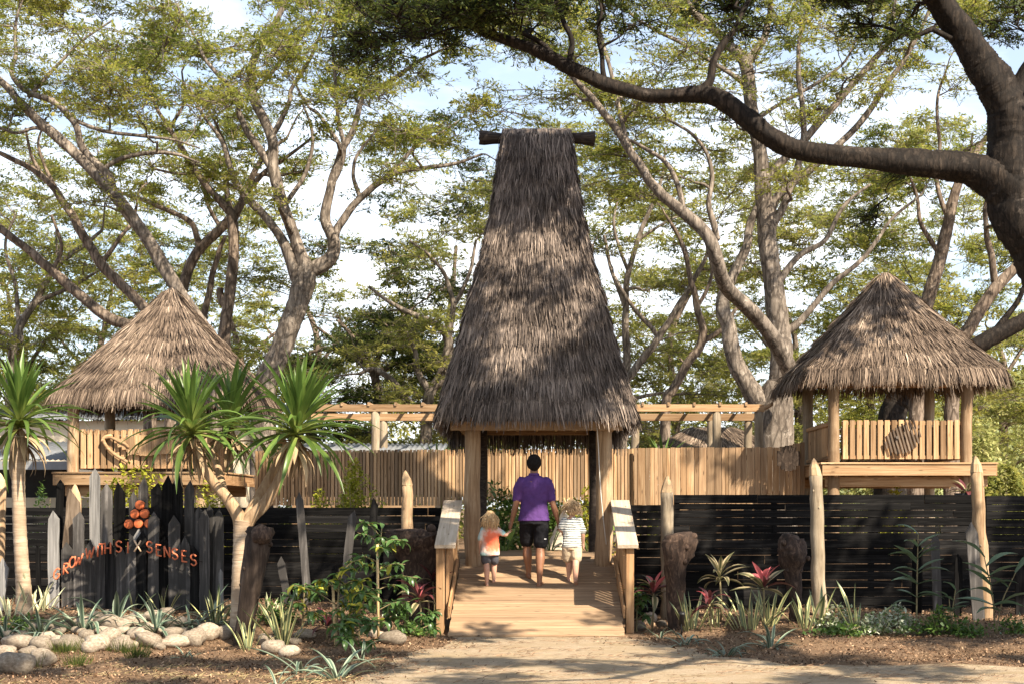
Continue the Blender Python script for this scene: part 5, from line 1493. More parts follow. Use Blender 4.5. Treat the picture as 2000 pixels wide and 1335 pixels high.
def tuft(kind, label, cat, px, py, n, lo, hi, meshes, p0, p1, group, name, spread=.10, seed=0):
    p = gpt(px, py); rr = random.Random(int(px*3+py*7+seed))
    root = thing(name, label, cat, p, group=group)
    for i in range(n):
        a = i*2.39996+rr.uniform(-.4, .4); t = i/max(1, n-1)
        r = spread*math.sqrt(t)
        q = (p[0]+r*math.cos(a), p[1]+r*math.sin(a), p[2]-.02)
        put('leaf', rr.choice(meshes), leaf_M(q, a+rr.uniform(-.3, .3), p1+(p0-p1)*t+rr.uniform(-.12, .12), rr.uniform(-.3, .3), rr.uniform(lo, hi)), root)
    return root
SG = 'variegated snake plants in the beds'
for lab, px, py, n, lo, hi, pale, sp in [
    ('pale cream snake plant cluster left of the ringed pandanus trunk', 20, 1205, 9, .22, .36, 1, .16),
    ('tall pale snake plant blades right of the ringed pandanus trunk', 62, 1195, 9, .28, .46, 1, .12),
    ('pale snake plant close under the silver picket', 88, 1190, 6, .20, .34, 1, .10),
    ('snake plant with one long blade in front of the letters', 212, 1185, 4, .30, .56, 0, .10),
    ('two bladed snake plant under the letters W and I', 188, 1182, 3, .24, .34, 0, .06),
    ('short snake plant before the middle of the palisade', 262, 1192, 4, .22, .36, 0, .06),
    ('snake plant fan below the letters N and S', 322, 1195, 5, .20, .36, 0, .08),
    ('snake plant left of the leaning hollow stump', 425, 1222, 10, .28, .48, 0, .12),
    ('snake plant directly before the leaning hollow stump', 484, 1268, 8, .26, .46, 0, .10),
    ('dense upright snake plant right of the leaning hollow stump', 553, 1258, 12, .34, .54, 0, .09),
    ('pale snake plant behind the leaning hollow stump', 526, 1208, 8, .24, .40, 1, .12),
    ('snake plant hugging the thick burnt stump', 1352, 1228, 12, .28, .46, 0, .14),
    ('low snake plant between the two maroon cordylines', 1400, 1222, 10, .22, .38, 0, .16),
    ('broad snake plant clump below the red cordyline', 1462, 1226, 16, .26, .46, 0, .20),
    ('snake plant right of the red cordyline stem', 1500, 1222, 11, .30, .50, 0, .14),
    ('snake plant against the smaller burnt stump', 1572, 1226, 9, .28, .48, 0, .10),
    ('tall arching snake plant at the foot of the weathered log pole', 1600, 1225, 7, .28, .52, 0, .12),
    ('snake plant with one tall blade among white flecked leaves', 1672, 1232, 8, .30, .56, 0, .10)]:
    tuft('snake', lab, 'snake plant', px, py, int(n*1.2), lo*1.1, hi*1.25, SNKP if pale else SNK, .85, 1.52, SG, 'snake_plant', sp)
AG = 'strap leaved clumps along the beds'
for lab, px, py, n, lo, hi, sp in [
    ('strap leaf clump at the far left edge behind the stones', 12, 1242, 14, .25, .42, .10),
    ('strap leaf clump just right of the pandanus foot', 80, 1238, 16, .28, .46, .10),
    ('dark strap leaf clump spilling over the left stones', 165, 1232, 22, .32, .55, .12),
    ('strap leaf clump with long arching blades before the palisade', 225, 1218, 18, .32, .58, .12),
    ('upright strap leaf clump in the middle of the stones', 305, 1232, 18, .30, .50, .10),
    ('strap leaf clump at the right end of the palisade', 372, 1228, 16, .28, .48, .10),
    ('thin strap leaf clump beside the forked pandanus', 415, 1212, 14, .26, .46, .12),
    ('wide open rosette at the front edge of the left bed', 658, 1326, 11, .30, .46, .05),
    ('sparse rosette left of the wide open rosette', 590, 1312, 7, .28, .44, .05),
    ('lone blue green blade tuft at the bottom edge', 541, 1340, 5, .14, .26, .03),
    ('small rosette right of the wide open rosette by the path', 705, 1290, 8, .22, .36, .05),
    ('dark rosette alone on the mulch bank right of the path', 1420, 1282, 14, .18, .30, .05),
    ('low strap tuft at the foot of the thick burnt stump', 1340, 1258, 12, .18, .30, .07),
    ('spreading strap tuft below the red cordyline', 1505, 1262, 14, .20, .36, .07),
    ('narrow strap tuft near the stones right of the ramp', 1290, 1246, 9, .16, .26, .05),
    ('small pale tuft on the mulch before the stones', 362, 1282, 9, .12, .22, .05)]:
    tuft('strap', lab, 'strap plant', px, py, int(n*1.2), lo*1.35, hi*1.4, STR, .35, 1.35, AG, 'strap_leaf_plant', sp)

def cordyline(label, px, py, h, n, mixk, size, seed):
    p = gpt(px, py); rr = random.Random(seed)
    root = thing('cordyline', label, 'cordyline', p, group='cordylines with coloured leaves')
    mb = MB(); top = np.array((p[0]+rr.uniform(-.03, .03), p[1], p[2]+h)); mb.tube([p-np.array((0, 0, .05)), (p+top)/2+np.array((.015, 0, 0)), top], [.014, .012, .012], 7)
    part('stalk', mb, M_['stalk'], root, True)
    for i in range(n):
        t = i/n; a = i*2.39996+rr.uniform(-.3, .3)
        k = rr.choice(mixk[0] if t < .35 else mixk[1])
        q = top+np.array((0, 0, -.10*t+.03))
        put('leaf', rr.choice(CRD[k]), leaf_M(q, a, 1.45-1.35*t+rr.uniform(-.15, .15), rr.uniform(-.4, .4), size*rr.uniform(.75, 1.1)*(.75 if t < .2 else 1)), root)
cordyline('maroon cordyline with pinkish drooping leaves left of the ramp post', 822, 1232, .42, 16, (['cordred', 'cordpink'], ['cordred', 'cordred', 'cordgreen']), .42, 1)
cordyline('second maroon cordyline close against the left ramp post', 846, 1226, .62, 13, (['cordred'], ['cordred', 'cordgreen']), .40, 12)
cordyline('bronze cordyline leaning out right of the ramp post', 1272, 1232, .50, 18, (['cordpink', 'cordgreen'], ['cordgreen', 'cordred']), .40, 2)
cordyline('maroon cordyline with a pale pink shoot in the right bed', 1388, 1232, .34, 15, (['cordpink', 'cordred'], ['cordred', 'cordred', 'cordgreen']), .34, 3)
cordyline('bronze green cordyline behind the pink shooted one', 1408, 1212, .56, 15, (['cordgreen'], ['cordgreen', 'cordgreen']), .40, 4)
cordyline('cordyline with a bright red heart near the smaller burnt stump', 1490, 1225, .52, 18, (['cordpink', 'cordpink'], ['cordgreen', 'cordgreen', 'cordred']), .44, 5)
cordyline('small maroon cordyline in the shade under the yellowing shrub', 636, 1248, .16, 11, (['cordred', 'cordpink'], ['cordred']), .34, 6)

def ginger(label, px, py, h, n, lean, seed, size=.36):
    p = gpt(px, py); rr = random.Random(seed)
    root = thing('ginger_plant', label, 'ginger plant', p, group='ginger plants before the right fence')
    for s_, (hh, ln) in enumerate([(h, lean), (h*.8, -lean*1.4+.05)]):
        top = p+np.array((ln, .02*s_, hh)); q = cr([p-np.array((0, 0, .05)), p*.5+top*.5+np.array((-ln*.2, 0, 0)), top], 4)
        mb = MB(); mb.tube(q, np.linspace(.013, .006, len(q)), 6); part('stalk', mb, M_['stalk'], root, True)
        m = n if s_ == 0 else n//2
        for i in range(m):
            t = .42+.58*i/(m-1); c = q[int(t*(len(q)-1))]
            side = 1 if i % 2 else -1
            put('leaf', rr.choice(GIN), leaf_M(c, (0 if side > 0 else math.pi)+rr.uniform(-.5, .5)-.3*side, .5+.6*(t-.5)+rr.uniform(-.2, .15), rr.uniform(-.3, .3), size*rr.uniform(.8, 1.15)), root)
ginger('tall ginger plant with bluish paired leaves in the right bed', 1790, 1238, 1.22, 13, .02, 1)
ginger('ginger plant with fine arching leaves before the leaning right pole', 1945, 1236, .92, 9, -.14, 2, .42)
ginger('spindly small ginger shoot left of the leaning grey board', 1858, 1236, .52, 7, .05, 3, .22)

def shrub(label, px, py, d, h, w_, nb, yl, seed, stake=None, name='garden_shrub'):
    p = gpt(px, py); rr = random.Random(seed)
    root = thing(name, label, 'shrub', p)
    mb = MB(); stems = []
    main = cr([p-np.array((0, 0, .05)), p+np.array((rr.uniform(-.03, .03), 0, h*.5)), p+np.array((rr.uniform(-.05, .05), 0, h*.95))], 6)
    mb.tube(main, np.linspace(.013, .006, len(main)), 7)
    for b in range(nb):
        t = .30+.68*b/nb; c = main[int(t*(len(main)-1))]; a = b*2.39996+rr.uniform(-.4, .4)
        L_ = w_*rr.uniform(.6, 1.05)*(1.1-.35*t)
        e = c+np.array((math.cos(a)*L_, math.sin(a)*L_*.8, L_*rr.uniform(.05, .5)))
        q = cr([c, (c+e)/2+np.array((0, 0, .04)), e], 4); mb.tube(q, np.linspace(.007, .004, len(q)), 5); stems.append(q)
    stems.append(main[-4:])
    part('stem', mb, M_['stalk'], root, True)
    for q in stems:
        n = rr.randint(11, 15)
        for i in range(n):
            c = q[min(len(q)-1, int((.45+.6*i/n)*(len(q)-1)))]
            a = i*2.4+rr.uniform(-.6, .6); k = 'yellowleaf' if rr.random() < yl else 'shrubleaf'
            put('leaf', rr.choice(SHR[k]), leaf_M(c, a, rr.uniform(-.75, .65), rr.uniform(-.5, .5), rr.uniform(.10, .165)), root)
    if stake:
        mb = MB(); s0 = gpt(*stake[0]); s1 = P(stake[1][0], stake[1][1], s0[1]); s0[2] -= .1
        mb.tube([s0, s1], [.018, .016], 8); part('stake', mb, M_['stake'], root, True)
shrub('tall green shrub tied to a bamboo stake left of the ramp', 740, 1245, 18, 1.36, .54, 15, .04, 1, stake=((739, 1250), (737, 1062)))
shrub('lower shrub with yellowing leaves and a short stake', 655, 1262, 17.5, .92, .52, 12, .40, 2, stake=((656, 1262), (650, 1135)))
shrub('small dark green shrub between the staked shrubs', 702, 1252, 18, .62, .34, 9, .05, 3)
shrub('low green shrub at the foot of the bamboo stake', 775, 1242, 18, .42, .22, 7, .0, 4)
shrub('small green shrub right behind the ramp end post', 1243, 1232, 18.5, .62, .16, 5, .0, 5)
shrub('low leafy shrub right of the leaning hollow stump', 590, 1225, 18.5, .55, .32, 9, .12, 6)
shrub('small dark shrub in the shade under the yellowing shrub', 690, 1282, 16.5, .42, .34, 9, .03, 7)
shrub('low dark leaved shrub at the foot of the burnt stump by the ramp', 836, 1240, 18.5, .28, .15, 6, .0, 8)

def mound(label, name, cat, c, rx, ry, rz, n, mat, size, seed, group=None, stems=True):
    """a low bush: leaf faces filling a lumpy dome, with thin stems"""
    rg = np.random.default_rng(seed)
    root = thing(name, label, cat, c, group=group)
    th = rg.uniform(0, 6.28, n); r = rg.uniform(0, 1, n)**.5; zz = rg.uniform(0, 1, n)
    lum = 1+.25*np.sin(3*th+seed)+.2*np.sin(5*th+2*seed)
    r2 = r*np.sqrt(np.clip(1-zz*zz, .02, 1))*lum
    p = np.stack([c[0]+rx*r2*np.cos(th), c[1]+ry*r2*np.sin(th), c[2]+rz*zz*(.75+.35*np.sin(th*2.0+seed*1.3))], -1)
    yaw = rg.uniform(0, 6.28, n); pit = rg.normal(.1, .6, n); l = rg.uniform(.6, 1.2, n)*size; w_ = l*rg.uniform(.4, .65, n)
    u = np.stack([np.cos(yaw)*np.cos(pit), np.sin(yaw)*np.cos(pit), np.sin(pit)], -1); s = np.stack([-np.sin(yaw), np.cos(yaw), rg.normal(0, .5, n)], -1)
    A = u*l[:, None]; B = s*w_[:, None]/2
    V = np.stack([p, p+A*.5+B, p+A, p+A*.5-B], 1).reshape(-1, 3); cc = V.mean(0)
    put('foliage', quad_mesh('foliage', V-cc, np.arange(4*n).reshape(-1, 4), mat, False, np.clip(rg.normal(.5, .24, n), 0, 1)), Matrix.Translation(Vector(cc)), root, kind='stuff')
    mb = MB()
    for i in range(9):
        a = rg.uniform(0, 6.28); k = rg.uniform(.3, .8)
        e = np.array((c[0]+rx*k*math.cos(a), c[1]+ry*k*math.sin(a), c[2]+rz*rg.uniform(.5, .85)))
        b = np.array((c[0]+rx*.1*math.cos(a), c[1]+ry*.1*math.sin(a), c[2]-.03))
        mb.tube([b, (b+e)/2+np.array((0, 0, .03)), e], [.010, .007, .004], 5)
    part('stem', mb, M_['stalk'], root, True)
VG = 'low ground cover mounds before the right fence'
for i, (lab, px, py, rx, rz, n, mk) in enumerate([
    ('white flecked ground cover mound beside the weathered log pole', 1635, 1230, .30, .30, 620, 'leafwhite'),
    ('white flecked ground cover mound in the middle of the right bed', 1715, 1236, .36, .24, 700, 'leafwhite'),
    ('white flecked ground cover patch left of the ginger plant', 1752, 1222, .26, .26, 480, 'leafwhite'),
    ('green ground cover mound right of the ginger plant', 1835, 1238, .42, .32, 900, 'leafgreen'),
    ('green ground cover mound behind the snake plant blades', 1640, 1242, .34, .16, 520, 'leafgreen'),
    ('low green ground cover before the leaning grey board', 1895, 1240, .28, .16, 380, 'leafgreen'),
    ('low green ground cover at the right edge of the bed', 1985, 1236, .28, .20, 380, 'leafgreen'),
    ('green ground cover between the staked shrubs and the ramp', 800, 1240, .32, .16, 420, 'leafgreen'),
    ('green ground cover behind the stones at far left', 40, 1228, .36, .16, 420, 'leafgreen'),
    ('green ground cover behind the forked pandanus foot', 540, 1215, .36, .26, 520, 'leafgreen')]):
    mound(lab, 'ground_cover_plant', 'ground cover', gpt(px, py), rx, .26, rz, n, M_[mk], .062, 40+i, VG)
for i, (lab, px, py, r) in enumerate([('fine grass tuft among the front stones at left', 128, 1275, .13), ('fine grass tuft right of the big pale front stone', 180, 1268, .12), ('fine grass tuft at the edge of the mulch near the stones', 236, 1272, .15),
                           ('sparse grass tuft lower down at the left', 150, 1300, .12), ('grass tuft beside the leftmost big boulder', 70, 1300, .12), ('grass tuft at the bottom left corner', 6, 1305, .11), ('thin grass tuft before the middle stones', 268, 1282, .12)]):
    p = gpt(px, py); n = 130; rg = np.random.default_rng(i+70)
    root = thing('grass_tuft', lab, 'grass', p, group='fine dark grass tufts among the stones')
    a = rg.uniform(0, 6.28, n); r0 = rg.uniform(0, r, n); l = rg.uniform(.06, .17, n); le = rg.uniform(.2, 1.1, n)
    b = np.stack([p[0]+r0*np.cos(a), p[1]+r0*np.sin(a), np.full(n, p[2]-.01)], -1)
    t = b+np.stack([np.cos(a)*l*le*.7, np.sin(a)*l*le*.7, l], -1); h = np.stack([np.full(n, .0035), np.zeros(n), np.zeros(n)], -1)
    V = np.stack([b-h, b+h, t+h*.3, t-h*.3], 1).reshape(-1, 3); cc = V.mean(0)
    put('blades', quad_mesh('blades', V-cc, np.arange(4*n).reshape(-1, 4), M_['leafdark'], False, rg.uniform(.2, 1, n)), Matrix.Translation(Vector(cc)), root, kind='stuff')

# ------------------------------------------------------------------ river stones
def stone_mat():
    m, t, b, o = new_mat('river stone')
    v = coords(t, (1, 1, 1)); n = noise(t, v, 5, 5, .6); n2 = noise(t, v, 45, 4, .7)
    c = ramp(t, n, [(.3, (.17, .13, .09)), (.52, (.31, .255, .19)), (.72, (.46, .395, .31))])
    f = ramp(t, n2, [(.45, (0, 0, 0)), (.75, (.55, .55, .55))])
    c = mixc(t, f, c, (.15, .125, .10)); c = mul_rand(t, c, .5, 1.3)
    t.links.new(c, b.inputs['Base Color']); b.inputs['Roughness'].default_value = .75; b.inputs['Specular IOR Level'].default_value = .25
    bump(t, b, n2, .35, .01)
    return m
M_['stone'] = stone_mat()
STN = []
for s in range(9):
    mb = MB(); mb.ball((0, 0, 0), 1, 16, 10); rr = np.random.default_rng(s+200)
    V = np.array(mb.v); ph = rr.uniform(0, 6.28, 6); k = rr.uniform(.8, 2.0, (3, 3))
    f = 1+.10*np.sin(V@k[0]*1.6+ph[0])+.08*np.sin(V@k[1]*2.3+ph[1])+.05*np.sin(V@k[2]*3.3+ph[2])
    V = np.sign(V)*np.abs(V)**.92*f[:, None]
    mb.v = list(map(tuple, V)); STN.append(mb.mesh('stone', M_['stone'], True))
SNEAR = []
stones = [  # px centre, py centre, rx, ry in zoom pixels, label
 (85, 1220, 100, 75, 'big grey boulder at the lower left corner'), (238, 1190, 75, 60, 'rounded pale boulder next to the corner boulder'), (105, 1098, 97, 52, 'long pale stone above the corner boulder'),
 (240, 1108, 62, 48, 'bright stone between the two front boulders and the bed'), (385, 1105, 90, 50, 'broad stone with leaf shadow left of centre in the front row'), (545, 1108, 78, 55, 'tall pale stone below the dark strap clump'),
 (690, 1112, 66, 46, 'grey stone in the front row below the tiny stone'), (845, 1082, 86, 50, 'wide sunlit stone right of the grey front stone'), (1000, 1095, 90, 40, 'flat cream stone at the front of the bed'),
 (1110, 1072, 68, 58, 'brownish stone touching the flat cream one'), (1190, 1042, 72, 58, 'large smooth stone toward the right end of the row'), (1285, 1040, 52, 46, 'last big stone of the row before the hollow stump'),
 (275, 1060, 46, 28, 'small pale stone behind the bright one'), (120, 1058, 52, 28, 'small stone behind the long pale stone'), (500, 1062, 48, 40, 'stone half behind the tall pale one'), (620, 1062, 66, 46, 'grey oval stone in the second row'),
 (700, 1030, 46, 28, 'brown stone wedged in the second row'), (792, 1050, 68, 38, 'flat brown slab stone behind the wide sunlit stone'), (710, 1066, 30, 18, 'tiny round stone in the second row'), (985, 1040, 58, 32, 'brown oval stone behind the flat cream one'),
 (925, 1030, 32, 22, 'little stone left of the brown oval one'), (1045, 1030, 42, 22, 'little pale stone right of the brown oval one'), (645, 985, 98, 46, 'widest pale stone on top of the bed'), (745, 980, 54, 42, 'cream stone leaning on the widest one'),
 (480, 985, 64, 36, 'pale stone under the arching strap leaves'), (330, 1030, 48, 28, 'stone behind the left part of the front row'), (290, 1000, 44, 34, 'stone below the palisade left end'), (450, 1030, 42, 26, 'stone beside the upright strap clump'),
 (595, 1030, 46, 26, 'thin stone under the widest pale one'), (880, 950, 66, 42, 'upper stone below the letters E and N'), (950, 925, 46, 30, 'topmost brown stone at the palisade foot'), (780, 962, 52, 35, 'upper stone right of the cream one'),
 (985, 990, 48, 36, 'round brown stone in the upper right of the heap'), (1050, 985, 46, 36, 'dark stone at the upper right of the heap'), (620, 930, 42, 26, 'stone at the palisade foot near the middle'), (540, 950, 52, 30, 'stone at the palisade foot left of the middle'),
 (400, 1000, 46, 30, 'stone sunk between strap clumps at left'), (200, 1010, 40, 26, 'stone behind the pandanus side clump'), (40, 1050, 40, 26, 'stone at the left edge of the heap'), (1130, 1000, 46, 30, 'stone under the right strap clump'),
 (1520, 1082, 46, 36, 'pale stone right of the leaning hollow stump'), (1575, 1128, 74, 46, 'shaded stone below the snake plant right of the hollow stump'), (1655, 1150, 60, 36, 'flat dark stone in the mulch at the bed edge'),
 (30, 1150, 62, 42, 'stone at the left edge above the corner boulder'), (330, 1085, 40, 28, 'small stone tucked left of the leaf shadowed one'), (160, 1150, 48, 34, 'stone filling the gap above the two front boulders'), (465, 1100, 34, 26, 'little stone between the leaf shadowed and tall pale stones'), (760, 1110, 36, 26, 'little stone right of the grey front stone'), (915, 1120, 34, 24, 'little stone in front of the wide sunlit stone'), (850, 1010, 44, 28, 'stone in the middle of the second row'), (560, 985, 40, 30, 'stone left of the widest pale one'),
 (2300, 1080, 0, 0, ''),
]
def add_stone(px, py, rpx, rpy, label, i, gp='river stones edging the left bed'):
    b = gpt(px, py+rpy*.78); d = b[1]
    rx = rpx*d/F_PX; rz = max(rpy*d/F_PX*.98, rx*.42); ry = (rx+rz)*.52
    c = P(px, py, d+ry*.4); 
    M = Matrix.Translation(Vector((c[0], d+ry*.5, max(c[2], float(gz(c[0], d+ry*.5))+rz*.30)))) @ Matrix.Rotation(R.uniform(-.12, .12), 4, 'Y') @ Matrix.Rotation(R.choice([0, math.pi])+R.uniform(-.3, .3), 4, 'Z') @ Matrix.Diagonal((rx, ry, rz, 1))
    o = put('river_stone', STN[i % len(STN)], M); o['label'] = label; o['category'] = 'stone'; o['group'] = gp
for i, (zx, zy, zrx, zry, lab) in enumerate(stones):
    if zrx: add_stone(z1(zx), 880+z1(zy), z1(zrx)*1.0, z1(zry)*1.0, lab, i)
for i, (px, py, rx, ry, lab) in enumerate([(768, 1246, 26, 16, 'tan stone at the path edge left of the ramp'), (735, 1238, 16, 9, 'small stone behind the tan path edge stone'), (1268, 1208, 15, 13, 'pale block stone right of the ramp post'), (1250, 1222, 13, 10, 'small stone at the foot of the right ramp post'), (1292, 1218, 11, 9, 'little pale stone beside the bronze cordyline'), (595, 1238, 22, 10, 'flat grey stone under the yellowing shrub'), (574, 1252, 14, 9, 'whitish stone beside the dense snake plant'), (668, 1252, 13, 9, 'small stone in the shade of the staked shrub')]):
    add_stone(px, py, rx, ry, lab, i+3, 'loose stones around the ramp foot and shrubs')

# garden spotlight beside the stump
sp_ = thing('garden_spotlight', 'small black garden spotlight beside the thick burnt stump', 'spotlight', gpt(1331, 1240))
p = gpt(1331, 1240); mb = MB(); mb.tube([p, p+np.array((0, 0, .14))], [.010, .010], 6); part('spike', mb, M_['char'], sp_, True)
mb = MB(); mb.tube([p+np.array((0, .03, .12)), p+np.array((.01, 0, .26)), p+np.array((.012, -.01, .28))], [.032, .036, .040], 12); part('lamp_housing', mb, plain('black lamp metal', (.02, .02, .02), .4, .1), sp_, True)

# ------------------------------------------------------------------ behind the fence
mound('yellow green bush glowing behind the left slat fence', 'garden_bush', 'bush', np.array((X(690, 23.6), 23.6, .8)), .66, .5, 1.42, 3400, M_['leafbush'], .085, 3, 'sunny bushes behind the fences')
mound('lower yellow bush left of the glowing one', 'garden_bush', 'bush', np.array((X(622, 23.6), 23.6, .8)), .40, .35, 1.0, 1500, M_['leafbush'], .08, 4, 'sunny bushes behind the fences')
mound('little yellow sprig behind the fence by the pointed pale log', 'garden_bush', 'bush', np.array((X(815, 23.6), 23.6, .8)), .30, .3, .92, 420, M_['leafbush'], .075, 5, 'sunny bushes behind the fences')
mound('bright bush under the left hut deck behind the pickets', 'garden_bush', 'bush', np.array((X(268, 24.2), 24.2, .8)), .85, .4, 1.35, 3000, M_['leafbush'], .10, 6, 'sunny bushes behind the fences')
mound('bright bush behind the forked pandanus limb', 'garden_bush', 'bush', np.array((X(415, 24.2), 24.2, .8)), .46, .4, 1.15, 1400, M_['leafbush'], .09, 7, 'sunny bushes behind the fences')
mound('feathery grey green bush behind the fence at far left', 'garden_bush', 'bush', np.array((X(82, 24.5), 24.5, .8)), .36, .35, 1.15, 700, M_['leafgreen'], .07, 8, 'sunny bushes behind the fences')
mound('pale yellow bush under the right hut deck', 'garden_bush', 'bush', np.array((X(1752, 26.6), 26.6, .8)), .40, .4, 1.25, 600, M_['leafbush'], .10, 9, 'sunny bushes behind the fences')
mound('dark leafy bush seen through the gateway at left', 'garden_bush', 'bush', np.array((X(975, 26.3), 26.3, .8)), .50, .4, 1.15, 1300, M_['leafgreen'], .12, 10, 'bushes seen through the gateway')
mound('yellow green bush seen through the gateway at right', 'garden_bush', 'bush', np.array((X(1160, 26.5), 26.5, .8)), .38, .4, 1.1, 900, M_['leafbush'], .11, 11, 'bushes seen through the gateway')
mound('dark bush behind the walking adult', 'garden_bush', 'bush', np.array((X(1070, 28.5), 28.5, .8)), 1.0, .4, 1.35, 1700, M_['leafgreen'], .13, 12, 'bushes seen through the gateway')
def taro(label, px, d, n, seed):
    rr = random.Random(seed); p = np.array((X(px, d), d, .8)); root = thing('taro_plant', label, 'taro', p, group='broad leaved plants past the ramp head')
    for i in range(n):
        a = i*2.4+rr.uniform(-.4, .4); h = rr.uniform(.15, .5); e = p+np.array((math.cos(a)*.22, math.sin(a)*.22, h))
        mb = MB(); mb.tube(cr([p, (p+e)/2+np.array((0, 0, .06)), e], 3), [.010]*7, 5); part('stalk', mb, M_['leafstalk'], root, True)
        put('leaf', rr.choice(TAR), leaf_M(e, a, rr.uniform(-.2, .5), rr.uniform(-.3, .3), rr.uniform(.22, .38)), root)
M_['leafstalk'] = plain('green leaf stalk', (.16, .22, .06), .5, .2)
taro('broad leaved taro plant right of the small child in tie dye', 985, 25.4, 9, 1)
taro('broad leaved taro plant between the adult and the striped child', 1075, 25.6, 7, 2)
taro('broad leaved taro plant by the right rear gateway post', 1150, 25.3, 8, 3)
# pale pitched canvas shelter glimpsed past the child in stripes
tent = thing('canvas_shelter', 'pale pitched canvas shelter glimpsed beyond the child in stripes', 'tent', (X(1112, 26.8), 26.8, .78))
mb = MB(); c = np.array((X(1108, 26.8), 26.8, .78)); k = 10; vs = [(c[0]+.42*math.cos(2*math.pi*i/k), c[1]+.42*math.sin(2*math.pi*i/k), c[2]) for i in range(k)]+[(c[0], c[1], c[2]+.98)]
mb.add(vs, [(i, (i+1) % k, k) for i in range(k)]); part('cloth', mb, plain('cream canvas', (.70, .60, .46), .8, .1), tent)
mb = MB()
for q in range(3): mb.tube([(c[0]+.3*math.cos(q*2.1), c[1]+.3*math.sin(q*2.1), c[2]), (c[0]-.06*math.cos(q*2.1), c[1]-.06*math.sin(q*2.1), c[2]+1.0)], [.012, .010], 6)
part('tent_pole', mb, M_['stake'], tent, True)
def palm(label, px, d, z0, n, size, seed, mat='pand'):
    rr = random.Random(seed); p = np.array((X(px, d), d, z0)); root = thing('palm_shrub', label, 'palm', (p[0], p[1], .8), group='spiky palms behind the batten screens')
    mb = MB(); mb.tube([(p[0], p[1], .6), (p[0], p[1], z0)], [.06, .05], 8); part('trunk', mb, M_['pandtrunk'], root, True)
    for i in range(n):
        t = i/n; put('leaf', PAND[rr.choice([0, 2, 4])], leaf_M(p, i*2.4+rr.uniform(-.2, .2), 1.35-1.3*t, rr.uniform(-.3, .3), size*rr.uniform(.8, 1.1)), root)
palm('spiky palm rising behind the screen right of the gateway', 1293, 29, 2.35, 34, .75, 1)
palm('smaller spiky palm beside it near the gateway thatch', 1258, 29.2, 2.3, 26, .6, 2)
palm('spiky palm behind the screen left of the gateway', 855, 29, 2.3, 30, .65, 3)
palm('low spiky palm nearest the left gateway post', 890, 28.6, 2.25, 24, .55, 4)
# potted plant on the fence by the leaning pole
pot = thing('potted_plant', 'dark potted bromeliad standing behind the fence below the right hut', 'potted plant', (X(1885, 22.6), 22.6, .1))
c = np.array((X(1888, 22.6), 22.6, 0)); zt = Z(962, 22.6)
mb = MB(); mb.loft([((c[0], c[1], zt-.62), .12, .12), ((c[0], c[1], zt-.05), .17, .17), ((c[0], c[1], zt), .185, .185), ((c[0], c[1], zt-.03), .15, .15)], 16); part('pot', mb, plain('dark glazed pot', (.02, .022, .025), .35, .2), pot, True)
mb = MB(); mb.box((c[0], c[1], (zt-.62+.05)/2), (.34, .34, zt-.62-.05)); part('plinth', mb, M_['char'], pot)
for i in range(26):
    put('leaf', R.choice(CRD['cordred' if i % 3 == 0 else 'cordgreen']), leaf_M((c[0], c[1], zt-.02), i*2.4, 1.3-1.2*i/26, R.uniform(-.3, .3), R.uniform(.24, .38)), pot)

# buildings
M_['tin'] = plain('corrugated grey roofing', (.19, .20, .21), .5, .15, 3, .3, .2)
M_['cream'] = plain('cream rendered wall', (.66, .58, .44), .85, .08, 2)
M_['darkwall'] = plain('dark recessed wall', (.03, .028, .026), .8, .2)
def corrugated(x0, x1, y0, z0, y1, z1, mat, parent, pitch=.10, amp=.018):
    n = int((x1-x0)/pitch*4); xs_ = np.linspace(x0, x1, n); V = []
    for x in xs_:
        h = amp*math.cos(2*math.pi*(x-x0)/pitch)
        for yy, zz in ((y0, z0), (y1, z1)): V += [(x, yy, zz+h), (x, yy, zz+h-.006)]
    V = np.array(V); i = np.arange(n-1)[:, None]*4
    Fq = np.concatenate([i+np.array([[0, 4, 6, 2]]), i+np.array([[1, 3, 7, 5]]), i+np.array([[0, 1, 5, 4]]), i+np.array([[2, 6, 7, 3]])], 1).reshape(-1, 4)
    c = V.mean(0); return put('roof', quad_mesh('roof', V-c, Fq, mat), Matrix.Translation(Vector(c)), parent)
sh = thing('open_shed', 'low open shed with grey corrugated roof at the far left', 'shed', (X(40, 29), 29, .78))
corrugated(X(-120, 28), X(143, 28), 27.6, Z(896, 27.6), 30.2, Z(862, 30.2), M_['tin'], sh)
beam('gutter', (X(-120, 27.55), 27.52, Z(908, 27.5)), (X(142, 27.55), 27.52, Z(908, 27.5)), .09, .15, plain('grey gutter', (.20, .21, .22), .5, .1), sh)
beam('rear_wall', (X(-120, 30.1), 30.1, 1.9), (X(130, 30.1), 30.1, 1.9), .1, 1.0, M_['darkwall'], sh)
for x in (X(-20, 27.8), X(128, 27.8)): beam('post', (x, 27.8, .7), (x, 27.8, 2.3), .09, .09, M_['char'], sh, up=(0, -1, 0))
beam('bench_wall', (X(-120, 29.5), 29.5, 1.3), (X(200, 29.5), 29.5, 1.3), .08, 1.0, M_['cream'], sh)
cb = thing('cream_building', 'cream walled building glimpsed behind the left hut', 'building', (X(220, 37), 37, .78))
mb = MB(); mb.box((X(215, 38), 38, 2.2), (6.6, 2, 3.0)); part('wall', mb, M_['cream'], cb)
corrugated(X(-65, 38)-.1, X(480, 38)+.3, 36.7, 3.72, 39.3, 4.15, M_['tin'], cb)
mb = MB(); mb.box((X(300, 36.98), 36.98, 1.9), (1.0, .06, 2.0)); dr = part('door', mb, M_['pine3'], cb)
gr = thing('tin_roofed_shed', 'low tin roofed shed showing over the left batten screen', 'shed', (X(725, 31), 31.5, .78))
